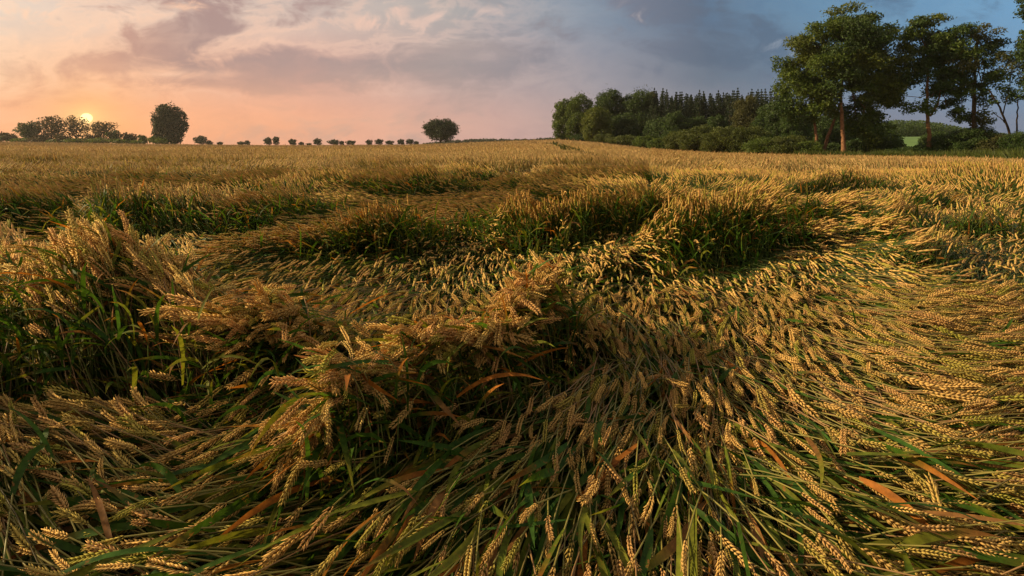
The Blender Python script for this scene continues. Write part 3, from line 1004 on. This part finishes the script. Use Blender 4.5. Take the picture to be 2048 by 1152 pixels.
GREEN = {'oak': ((.036, .072, .010), (.115, .165, .022)), 'dark': ((.024, .052, .012), (.066, .112, .022)), 'olive': ((.058, .088, .012), (.135, .165, .022)),
         'brown': ((.046, .054, .016), (.100, .100, .028)), 'spruce': ((.014, .030, .012), (.030, .050, .018)), 'bush': ((.040, .064, .011), (.100, .122, .020)), 'backlit': ((.036, .034, .012), (.075, .060, .018))}  # last entry: brown backlight tone put into the sunset row's leaves


def fol_col(N, kind, cl=None):
    a, b = GREEN[kind]
    t = rng.random((N, 1)) if cl is None else np.clip(cl + .25 * rng.standard_normal((N, 1)), 0, 1)
    c = mix3(np.array(a), np.array(b), t)
    return c * (1 + .2 * (rng.random((N, 1)) - .5))


def lobe_leaves(S, c, rad, n, size, kind, shell=.5):
    """leaf sprays through one bough-sized clump"""
    d = nrm(rng.standard_normal((n, 3)))
    r = shell + (1 - shell) * rng.random((n, 1)) ** .6 + .30 * (rng.random((n, 1)) < .16) * rng.random((n, 1))
    bump = 1 + .28 * (vn(d[:, 0] * 2.2 + c[0], d[:, 1] * 2.2 + d[:, 2] * 1.7 + c[2], 41)[:, None] - .5) * 2
    P = np.array(c) + d * r * np.array(rad) * bump
    sub = rng.integers(0, max(3, n // 26), n)
    cl = rng.random(sub.max() + 1)[sub][:, None]
    leaves_soup(S, P, size, fol_col(n, kind, cl), d)


def tree_thing(name, label, cat, base, group=None):
    o = bpy.data.objects.new(name, None); COL.objects.link(o); o.location = base
    o.empty_display_size = 1.0
    return tag(o, label, cat, group)


def pix(u, v, Y):
    return np.array([(u - CX) / F * Y, Y, CAMH - (v - VH) * Y / F])


def finish(o, base, SL, ST, leafmat=None):
    if ST is not None and ST.n: link('trunk', ST.mesh('trunk', [M_BARK], origin=base), o)
    link('crown', SL.mesh('crown', [leafmat or M_FOL], smooth=False, origin=base), o)


def round_tree(name, label, u, vb, vt, w, Y, kind='oak', tf=.22, lobes=9, px=1.7, dens=1.0, group=None, cat='tree', bark=(.07, .05, .035), cone=0.0, airy=.45, lopsided=0.0, core=(.62, .70)):
    """a broad-leaved tree or bush given by where it stands and how tall and wide it shows"""
    base = pix(u, vb, Y); base[2] = min(base[2], float(ground_z(base[0], Y)) + .3)
    top = CAMH - (vt - VH) * Y / F
    H = top - base[2]; W = w * Y / F
    o = tree_thing(name, label, cat, base, group)
    W *= 1.3 if cat == 'shrub' and Y < 200 else 1.0
    size = px * 2 * Y / F
    SL, ST = Soup(), Soup()
    parts = [limb(base - np.array([0, 0, .4]), base + np.array([lopsided * W * .3, 0, H * .72]), max(.022 * H, .05), .008 * H, 8, .03)]
    cz = base[2] + H * (tf + (1 - tf) * .5)
    rz = H * (1 - tf) * .5; rx = W * .5
    nl = int(lobes)
    for k in range(nl):
        ph = k * 2.399 + rng.random() * .8
        zz = -.85 + 1.75 * (k + .5) / nl
        ro = math.sqrt(max(0.06, 1 - zz * zz)) * .66
        rr = (.30 + .24 * rng.random()) * (1 if nl > 5 else 1.35)
        if cone: ro *= 1 - cone * (zz + 1) / 2; rr *= 1 - .5 * cone * (zz + 1) / 2
        c = np.array([base[0] + math.cos(ph) * ro * rx + lopsided * W * .2, base[1] + math.sin(ph) * ro * rx, cz])
        rad = np.array([rr * rx, rr * rx, rr * min(rz, rx) * .85])
        c[2] += zz / .9 * (rz - rad[2] * .9)
        n = int(dens * 10 * (rad[0] * rad[2]) * 3.14 / (size * size))
        lobe_leaves(SL, c, rad, max(20, n), size, kind, airy)
        if tf > .05:
            parts.append(limb(base + np.array([0, 0, H * (tf * .8 + .15 * rng.random())]), c, .010 * H, .003 * H, 5, .1))
    n = int(dens * 5.0 * rx * rz * 3.14 / (size * size))
    lobe_leaves(SL, (base[0] + lopsided * W * .1, base[1], cz), (rx * core[0], rx * core[0], rz * core[1]), n, size * 1.1, kind, .2)
    if tf > .0:
        for P, r in parts:
            tubes(ST, P[None], r[None], 6, np.array(bark) * (1 + .3 * (rng.random((1, len(P), 1)) - .5)), 0)
    finish(o, base, SL, ST)
    return o


def spruce(label, u, vb, vt, w, Y, group):
    base = pix(u, vb, Y); base[2] = min(base[2], float(ground_z(base[0], Y)) + .3)
    H = CAMH - (vt - VH) * Y / F - base[2]; W = w * Y / F
    o = tree_thing('spruce_tree', label, 'tree', base, group)
    SL, ST = Soup(), Soup()
    P, r = limb(base - np.array([0, 0, .3]), base + np.array([0, 0, H * .97]), .018 * H, .003 * H, 6, .01)
    tubes(ST, P[None], r[None], 5, np.array([.05, .036, .026]), 0)
    tiers = 26
    size = 2.0 * 2 * Y / F
    n = 64
    for k in range(tiers):
        t = k / (tiers - 1.0)
        rr = W * .5 * (1 - t) ** .66 * (.75 + .4 * rng.random()) + .05
        ph = rng.random(n) * 6.283; q = rng.random(n) ** .6
        Pp = np.stack([base[0] + np.cos(ph) * rr * q, base[1] + np.sin(ph) * rr * q, base[2] + H * (.08 + .92 * t) - rr * q * .45 + .1 * rng.standard_normal(n)], -1)
        leaves_soup(SL, Pp, size * (1.0 - .45 * t), fol_col(n, 'spruce'), np.stack([np.cos(ph), np.sin(ph), -.3 + 0 * ph], -1))
    finish(o, base, SL, ST)


def lobed_tree(name, label, Y, base_uv, trunks, lobes, kind, px=2.15, dens=1.0, bark=(.16, .075, .035), group=None, kinds=None):
    """a large tree whose boughs are listed one by one: trunks = lists of (u,v,r_px); lobes = (u,v,ru,rv,dy)"""
    base = pix(*base_uv, Y)
    o = tree_thing(name, label, 'tree', base, group)
    SL, ST = Soup(), Soup()
    s = Y / F
    size = px * 2 * s
    heads = []
    for tr in trunks:
        pts = np.array([pix(a, b, Y) for a, b, r in tr]); rr = np.array([r * s * .8 for a, b, r in tr])
        t = np.linspace(0, len(tr) - 1, 5 * (len(tr) - 1) + 1)
        P = np.stack([np.interp(t, np.arange(len(tr)), pts[:, k]) for k in range(3)], -1)
        P[1:-1, :2] += rng.standard_normal((len(P) - 2, 2)) * .03
        rad = np.interp(t, np.arange(len(tr)), rr)
        rad = rad * (1 + .35 * np.exp(-np.arange(len(P)) / 1.2) * (tr[0][1] > 280))
        tubes(ST, P[None], rad[None], 9, np.array(bark) * (1 + .35 * (rng.random((1, len(P), 1)) - .5)), 0)
        heads.append((P[-1], rad[-1]))
    for i, (u, v, ru, rv, dy) in enumerate(lobes):
        c = pix(u, v, Y); c[1] += dy
        rad = np.array([ru * s, (ru + rv) * .5 * s, rv * s]) * 1.08
        # each bough carries several flatter sprays
        kd = kind if not kinds else kinds[i % len(kinds)]
        m = max(6, int(ru * rv / 75))
        for j in range(m):
            d = nrm(rng.standard_normal(3)) * (.45 + .55 * rng.random())
            cc = c + d * rad
            sr = rad * np.array([.54, .54, .42]) * (.75 + .5 * rng.random())
            n = int(dens * 4.4 * sr[0] * sr[2] * 3.14 / (size * size)) + 12
            lobe_leaves(SL, cc, sr, n, size, kd, .15)
        h = min(heads, key=lambda q: np.linalg.norm(q[0] - c))
        P, r = limb(h[0], c, min(h[1] * .7, 2.2 * s), .5 * s, 6, .10)
        tubes(ST, P[None], r[None], 5, np.array(bark) * .7, 0)
    finish(o, base, SL, ST)
    return o


# --- the two tree rows on the skyline, left
round_tree('shrub', 'low shrub at the far left end of the skyline hedge', 14, 285, 264, 34, 250, 'backlit', .0, 5, cat='shrub')
round_tree('field_tree', 'dense dark round tree at the left end of the sunset row', 56, 285, 241, 38, 250, 'dark', .12, 9, group='trees in the sunset row')
round_tree('field_tree', 'spreading airy oak to the left of the setting sun', 103, 286, 230, 50, 252, 'backlit', .16, 12, dens=.40, core=(.8, .9), group='trees in the sunset row')
round_tree('field_tree', 'airy orange lit tree touching the setting sun', 152, 286, 230, 42, 254, 'backlit', .16, 10, dens=.34, core=(.8, .9), group='trees in the sunset row')
round_tree('field_tree', 'broad tree just right of the setting sun', 207, 287, 241, 44, 250, 'backlit', .2, 10, dens=.40, core=(.85, .92), group='trees in the sunset row')
round_tree('shrub', 'rounded bush between the sun trees and the small thicket', 229, 287, 259, 26, 246, 'dark', .0, 6, cat='shrub')
round_tree('shrub', 'small bush second to the left of the tall poplar', 257, 287, 264, 26, 248, 'backlit', .03, 5, cat='shrub')
round_tree('shrub', 'small bush immediately left of the tall poplar', 285, 287, 268, 18, 248, 'dark', .08, 5, cat='shrub')
round_tree('shrub', 'low bush under the orange lit tree by the sun', 184, 287, 266, 26, 247, 'backlit', .0, 5, cat='shrub', dens=.7)
round_tree('shrub', 'low bush between the dark round tree and the airy oak', 86, 286, 269, 26, 247, 'backlit', .0, 5, cat='shrub')
round_tree('shrub', 'low bush under the airy oak left of the sun', 128, 286, 268, 30, 246, 'backlit', .0, 5, cat='shrub')
round_tree('tall_poplar', 'tall dense oval tree standing alone right of the sunset row', 339, 290, 208, 60, 240, 'spruce', .0, 18, dens=1.1, airy=.5, core=(.85, .95))  # near-black leaf tone paints in the backlit silhouette
round_tree('shrub', 'wide green bush at the foot of the tall oval tree', 326, 290, 271, 48, 236, 'oak', .0, 6, cat='shrub')
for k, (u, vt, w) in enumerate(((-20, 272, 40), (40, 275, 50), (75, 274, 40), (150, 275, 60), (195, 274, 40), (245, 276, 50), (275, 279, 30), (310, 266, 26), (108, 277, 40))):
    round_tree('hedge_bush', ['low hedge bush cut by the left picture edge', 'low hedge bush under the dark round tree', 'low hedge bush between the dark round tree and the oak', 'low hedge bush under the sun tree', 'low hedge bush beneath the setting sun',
                              'low hedge bush under the small thicket', 'lowest hedge bush before the tall oval tree', 'slim sapling leaning on the left of the tall oval tree', 'low hedge bush under the airy oak'][k], u, 287, vt, w, 244, 'oak' if k != 2 else 'backlit', .0, 4, cat='bush', group='hedge bushes below the sunset row')
# --- small trees along the horizon
HZ = [(400, 291, 272, 23, 'round tree, first and largest of the horizon row, right of the oval tree'), (418, 291, 281, 13, 'small bushy tree touching the first large horizon tree'), (441, 291, 284, 11, 'tiny bush alone on the horizon'),
      (481, 291, 283, 15, 'left one of a small low pair of horizon trees'), (495, 291, 281, 14, 'right one of a small low pair of horizon trees'), (536, 292, 276, 17, 'left half of a twin crowned tree pair on the horizon'), (551, 292, 273, 17, 'taller right half of a twin crowned tree pair on the horizon'),
      (585, 292, 278, 15, 'upright oval tree alone right of the twin crowned pair'), (604, 292, 284, 11, 'small bush left of the lowest horizon bush'), (618, 292, 287, 12, 'lowest flat bush of the horizon row'), (634, 292, 277, 19, 'round tree right of the lowest horizon bush'),
      (667, 292, 280, 23, 'wide flat topped tree in the middle of the horizon'), (684, 292, 282, 12, 'small tree joined to the wide flat topped one'), (700, 292, 282, 18, 'round low tree ending the wide clump on the horizon'),
      (737, 292, 281, 13, 'small round tree with gaps on both sides, left of the last five'), (757, 291, 279, 16, 'tallest round tree of the clump left of the lone tree'), (780, 291, 281, 22, 'broad low tree in the clump left of the lone tree'),
      (802, 291, 279, 17, 'round tree third from the lone tree'), (820, 290, 280, 15, 'round tree second from the lone tree'), (834, 290, 283, 12, 'small low bush nearest left of the lone tree')]
for u, vb, vt, w, lab in HZ:
    round_tree('horizon_tree', lab, u, vb, vt - 1.5 + rng.uniform(-1, 1.2), w * rng.uniform(.85, 1.12), 360 if u < 850 else 300, 'spruce', .08, 7, px=1.0, core=(.66, .78), lopsided=rng.uniform(-.5, .5), group='small trees along the horizon')  # dark leaf colour stands in for silhouettes against the bright sky
round_tree('lone_tree', 'lone broad field tree with short trunk standing on the golden horizon', 881, 289, 236, 68, 255, 'spruce', .10, 14, dens=1.0, px=1.4, core=(.8, .9))  # silhouette darkness put into the leaf colour

# --- far wooded ridge behind the lone tree
def far_wood(name, label, line, Y, hh, kind, n, px=1.4):
    S = Soup()
    us = np.array([a for a, b in line]); vs = np.array([b for a, b in line])
    u = rng.uniform(us[0], us[-1], n)
    vt = np.interp(u, us, vs) + 2.5 * (fbm(u / 9.0, u * 0, 51) - .5) * 2
    Yk = Y + rng.random(n) * 40
    t = rng.random(n) ** .7
    z = CAMH - (vt - VH) * Yk / F - hh * t
    P = np.stack([(u - CX) / F * Yk, Yk, z], -1)
    leaves_soup(S, P, px * 2 * Y / F, fol_col(n, kind), None)
    o = link(name, S.mesh(name, [M_FOL], smooth=False))
    return tag(o, label, 'woodland', kind='stuff')


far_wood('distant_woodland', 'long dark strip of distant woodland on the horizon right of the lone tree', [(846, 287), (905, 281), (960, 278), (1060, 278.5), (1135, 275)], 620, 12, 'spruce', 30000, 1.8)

# --- the wood on the right
WD = [(1126, 284, 197, 44, 152, 'oak', 'dark leafy tree overhanging the left corner of the wood'), (1160, 283, 187, 66, 148, 'oak', 'broad tree forming the left shoulder of the wood'),
      (1218, 284, 177, 70, 142, 'dark', 'tallest round broadleaf tree left of the wood middle'), (1275, 290, 181, 78, 140, 'dark', 'wide dark broadleaf tree in the middle of the wood'), (1300, 292, 181, 40, 150, 'brown', 'narrow brownish tree beside the first spruces'),
      (1193, 286, 213, 64, 128, 'olive', 'pale olive rounded tree standing in front of the wood corner'), (1252, 290, 225, 60, 130, 'dark', 'dark green tree standing low in the wood front'),
      (1352, 300, 221, 52, 112, 'dark', 'rounded green tree in front of the spruces'), (1436, 302, 228, 44, 108, 'dark', 'small green tree under the spruces'), (1495, 303, 190, 62, 104, 'brown', 'brownish broadleaf tree in front of the right spruces'),
      (1545, 305, 203, 72, 96, 'dark', 'dark green tree at the right end of the wood'), (1590, 306, 220, 70, 92, 'dark', 'dark tree behind the twin trunks'), (1318, 295, 235, 60, 122, 'dark', 'shaded low tree between the broadleaf wood and the spruces'),
      (1395, 300, 232, 56, 112, 'dark', 'shaded low tree below the tallest spruces'), (1660, 304, 225, 90, 100, 'dark', 'dark tree filling the gap behind the leaning trunk')]
for u, vb, vt, w, Y, kd, lab in WD:
    round_tree('woodland_tree', lab, u, vb, vt, w, Y, kd, .0, 16, dens=1.15, px=1.35, group='broadleaf trees of the wood', core=(.8, .9))
k = 0
for row, (y0, dv) in enumerate(((150, 0), (136, 5), (126, 14))):
    for u in np.arange(1306, 1590, 9.5):
        uu = u + rng.uniform(-4, 4)
        spruce('dark pointed spruce in the close row behind the broadleaf trees', uu, 300, 186 + dv + rng.uniform(-9, 8), rng.uniform(36, 54), y0 + rng.uniform(-4, 4), 'spruces of the wood')
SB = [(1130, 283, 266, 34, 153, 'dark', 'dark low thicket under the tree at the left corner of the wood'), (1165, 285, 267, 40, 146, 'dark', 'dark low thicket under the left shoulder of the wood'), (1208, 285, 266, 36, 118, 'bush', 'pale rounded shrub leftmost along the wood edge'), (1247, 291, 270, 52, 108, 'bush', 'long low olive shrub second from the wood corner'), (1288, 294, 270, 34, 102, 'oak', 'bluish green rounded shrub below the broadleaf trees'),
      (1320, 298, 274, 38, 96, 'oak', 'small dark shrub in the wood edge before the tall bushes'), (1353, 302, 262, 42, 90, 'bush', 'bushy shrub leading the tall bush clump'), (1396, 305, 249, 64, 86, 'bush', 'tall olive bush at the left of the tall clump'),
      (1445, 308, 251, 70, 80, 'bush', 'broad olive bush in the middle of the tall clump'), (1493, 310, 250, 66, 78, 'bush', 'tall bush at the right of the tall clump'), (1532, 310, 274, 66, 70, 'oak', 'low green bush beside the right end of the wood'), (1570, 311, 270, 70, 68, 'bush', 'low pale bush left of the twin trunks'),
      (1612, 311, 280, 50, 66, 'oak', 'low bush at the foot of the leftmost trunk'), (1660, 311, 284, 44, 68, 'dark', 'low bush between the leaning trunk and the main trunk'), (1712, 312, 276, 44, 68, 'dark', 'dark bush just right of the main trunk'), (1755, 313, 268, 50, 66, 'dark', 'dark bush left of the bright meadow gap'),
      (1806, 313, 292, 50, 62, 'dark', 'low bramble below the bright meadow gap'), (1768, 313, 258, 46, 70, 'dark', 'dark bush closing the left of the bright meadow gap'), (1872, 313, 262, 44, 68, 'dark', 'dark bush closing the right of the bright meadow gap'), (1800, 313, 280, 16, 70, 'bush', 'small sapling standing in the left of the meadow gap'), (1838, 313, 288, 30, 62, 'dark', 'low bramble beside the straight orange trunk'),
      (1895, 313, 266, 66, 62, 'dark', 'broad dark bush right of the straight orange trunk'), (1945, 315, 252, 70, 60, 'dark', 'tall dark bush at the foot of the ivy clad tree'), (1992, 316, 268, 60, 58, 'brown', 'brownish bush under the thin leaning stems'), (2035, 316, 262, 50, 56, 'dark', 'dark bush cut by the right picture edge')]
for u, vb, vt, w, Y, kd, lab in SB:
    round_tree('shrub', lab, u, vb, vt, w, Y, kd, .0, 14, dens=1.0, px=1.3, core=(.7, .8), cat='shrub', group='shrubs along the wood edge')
far_wood('wooded_hillside', 'dark wooded hillside behind the bright meadow on the right', [(1690, 262), (1780, 240), (1850, 241), (1905, 250), (1960, 262), (2060, 272)], 185, 8, 'dark', 42000, 1.8)

# --- the great trees on the right
lobed_tree('twin_trunk_tree', 'dark tree with two bare reddish trunks, one leaning, left of the great crown', 66, (1636, 311),
           [[(1633, 312, 4.2), (1632, 272, 3.4), (1628, 235, 2.8), (1622, 190, 2)], [(1645, 312, 4.4), (1656, 272, 3.6), (1672, 232, 3), (1684, 196, 2)]],
           [(1565, 142, 20, 26, 0), (1585, 175, 30, 34, -.5), (1570, 205, 24, 28, .5), (1600, 130, 26, 30, 0), (1625, 150, 34, 36, 0), (1610, 200, 34, 34, -1), (1600, 232, 26, 20, 0), (1640, 225, 32, 24, -1), (1655, 190, 30, 30, 0), (1630, 105, 24, 26, 0)], 'oak', bark=(.19, .095, .05), kinds=['oak', 'oak', 'dark', 'olive'])
lobed_tree('great_tree', 'tallest broad crowned tree with a bare orange trunk lit by the sunset', 64, (1687, 312),
           [[(1688, 313, 5.6), (1686, 270, 4.6), (1683, 225, 4.0), (1681, 190, 3.4), (1690, 120, 2.4)]],
           [(1700, 40, 42, 24, 0), (1660, 62, 40, 28, 0), (1740, 55, 40, 28, .5), (1625, 92, 36, 26, 0), (1690, 90, 50, 34, -2), (1755, 95, 34, 32, 0), (1772, 130, 26, 30, 0), (1650, 130, 40, 30, -1.5), (1710, 135, 44, 32, -2), (1670, 168, 34, 26, -2), (1735, 168, 44, 30, -1), (1780, 180, 28, 34, .5),
            (1700, 180, 30, 18, -2), (1652, 200, 26, 18, 0), (1722, 208, 28, 18, 1), (1760, 215, 36, 26, 1), (1735, 240, 34, 30, 1), (1765, 255, 26, 26, 1), (1742, 285, 24, 26, 1)], 'oak', bark=(.27, .135, .07), kinds=['olive', 'oak', 'oak', 'olive', 'dark'], dens=1.05)
lobed_tree('straight_tree', 'tall tree with one straight orange trunk forking high, beside the meadow gap', 62, (1858, 312),
           [[(1858, 314, 5.4), (1858, 270, 4.2), (1855, 230, 3.6), (1854, 180, 2.8), (1858, 110, 2)], [(1860, 232, 2.6), (1874, 212, 2.2), (1882, 180, 1.8)]],
           [(1868, 46, 34, 18, 0), (1825, 50, 26, 14, 0), (1845, 78, 38, 22, 0), (1890, 80, 32, 24, 0), (1820, 110, 30, 24, .5), (1862, 115, 40, 26, -1), (1900, 125, 28, 28, 0), (1835, 150, 36, 24, 0), (1800, 150, 26, 30, 1), (1912, 160, 24, 26, 1), (1912, 95, 20, 22, 1), (1880, 160, 36, 26, -.5), (1815, 190, 26, 26, 1), (1905, 185, 26, 24, 1), (1830, 215, 26, 18, 0), (1895, 215, 18, 16, 0)],
           'oak', bark=(.22, .105, .05), kinds=['olive', 'dark', 'oak', 'dark'], dens=1.1)
lobed_tree('ivy_clad_tree', 'dark tree with an ivy covered trunk right of the straight orange trunk', 60, (1948, 314),
           [[(1948, 316, 6), (1948, 260, 5), (1949, 200, 4), (1950, 130, 2.6), (1955, 80, 2)]],
           [(1935, 62, 30, 18, 0), (1970, 70, 30, 20, 0), (1985, 100, 22, 24, 0), (1925, 95, 26, 24, 0), (1960, 110, 30, 24, -.5), (1920, 135, 22, 26, 0), (1975, 140, 24, 24, 0), (1930, 175, 24, 24, 0), (1946, 185, 12, 34, -.4), (1948, 235, 13, 36, -.4), (1962, 175, 18, 18, 0), (1930, 225, 22, 18, .5), (1965, 240, 22, 20, .5)],
           'dark', bark=(.09, .055, .03), kinds=['dark', 'brown', 'dark', 'oak'], dens=.95)
lobed_tree('thin_stemmed_tree', 'airy tree with thin leaning dark stems at the right picture edge', 58, (2026, 314),
           [[(2027, 314, 3.4), (2018, 262, 2.6), (2000, 215, 2), (1978, 180, 1.3)], [(2030, 312, 2.2), (2034, 240, 1.6), (2036, 200, 1.2)], [(2014, 250, 1.4), (2000, 235, 1.1), (1985, 225, .8)], [(2006, 228, 1.3), (2016, 190, 1), (2022, 150, .8)]],
           [(2010, 130, 22, 20, 0), (2035, 110, 22, 26, 0), (2020, 165, 26, 20, 0), (2044, 150, 20, 30, 0), (2035, 195, 20, 18, 0), (1990, 150, 12, 12, 0), (2052, 85, 14, 24, 0), (1985, 200, 12, 10, 0)],
           'brown', bark=(.06, .04, .026), kinds=['brown', 'dark', 'oak'], dens=.60)
lobed_tree('overhanging_tree', 'tree beyond the right picture edge whose leafy twigs hang into the upper corner', 40, (2130, 335),
           [[(2130, 340, 8), (2128, 200, 6), (2110, 80, 4), (2080, 20, 2)]],
           [(2048, 4, 14, 10, 0), (2070, 20, 20, 20, 0), (2100, 30, 30, 40, 0), (2056, 60, 10, 10, 0), (2090, 100, 34, 40, 0), (2110, 160, 40, 40, 0)], 'dark', bark=(.06, .04, .026), dens=.8)


# --- rough grass margin between wheat and wood
def margin():
    S = Soup()
    n = 26000
    u = rng.uniform(1180, 2300, n) 
    D = field_depth(u)
    off = rng.random(n) ** 1.5 * 3
    Y = D + off - .2 - 4.0 * ss(u, 1905, 2000) * rng.random(n)
    X = (u - CX) / F * Y
    b = np.stack([X, Y, ground_z(X, Y) - .05], -1)
    ht = (1.05 + .6 * rng.random(n)) * (.8 + .4 * vn(u / 22., off, 61)) + .15 * ss(u, 1905, 1960)
    P, sd, w = blade(b, rng.random(n) * 6.283, R(78) + R(10) * rng.standard_normal(n), ht, np.full(n, .035), 4, np.abs(rng.standard_normal(n)) * .7)
    c = fol_col(n, 'bush')
    ribbons(S, P, sd, w, np.repeat(c[:, None], 4, 1), 0)
    o = link('margin_grass', S.mesh('margin_grass', [M_FOL]))
    tag(o, 'tall rough green grass between the golden wheat and the wood edge', 'grass', kind='stuff')


margin()


# ------------------------------------------------------------------ evening haze over the field
def haze():
    x0, x1, y0, y1, z0, z1 = -760., 760., -60., 720., -8., 34.
    v = np.array([(x, y, z) for z in (z0, z1) for y in (y0, y1) for x in (x0, x1)], float)
    me = bpy.data.meshes.new('haze')
    me.from_pydata([tuple(a) for a in v], [], [(0, 2, 3, 1), (4, 5, 7, 6), (0, 1, 5, 4), (2, 6, 7, 3), (0, 4, 6, 2), (1, 3, 7, 5)])
    m = bpy.data.materials.new('haze'); m.use_nodes = True
    n = m.node_tree.nodes; n.clear()
    pv = n.new('ShaderNodeVolumePrincipled'); pv.inputs['Color'].default_value = (.95, .88, .80, 1)
    pv.inputs['Density'].default_value = .00014; pv.inputs['Anisotropy'].default_value = .35
    o = n.new('ShaderNodeOutputMaterial'); m.node_tree.links.new(pv.outputs[0], o.inputs['Volume'])
    me.materials.append(m)
    tag(link('haze', me), kind='stuff')


haze()
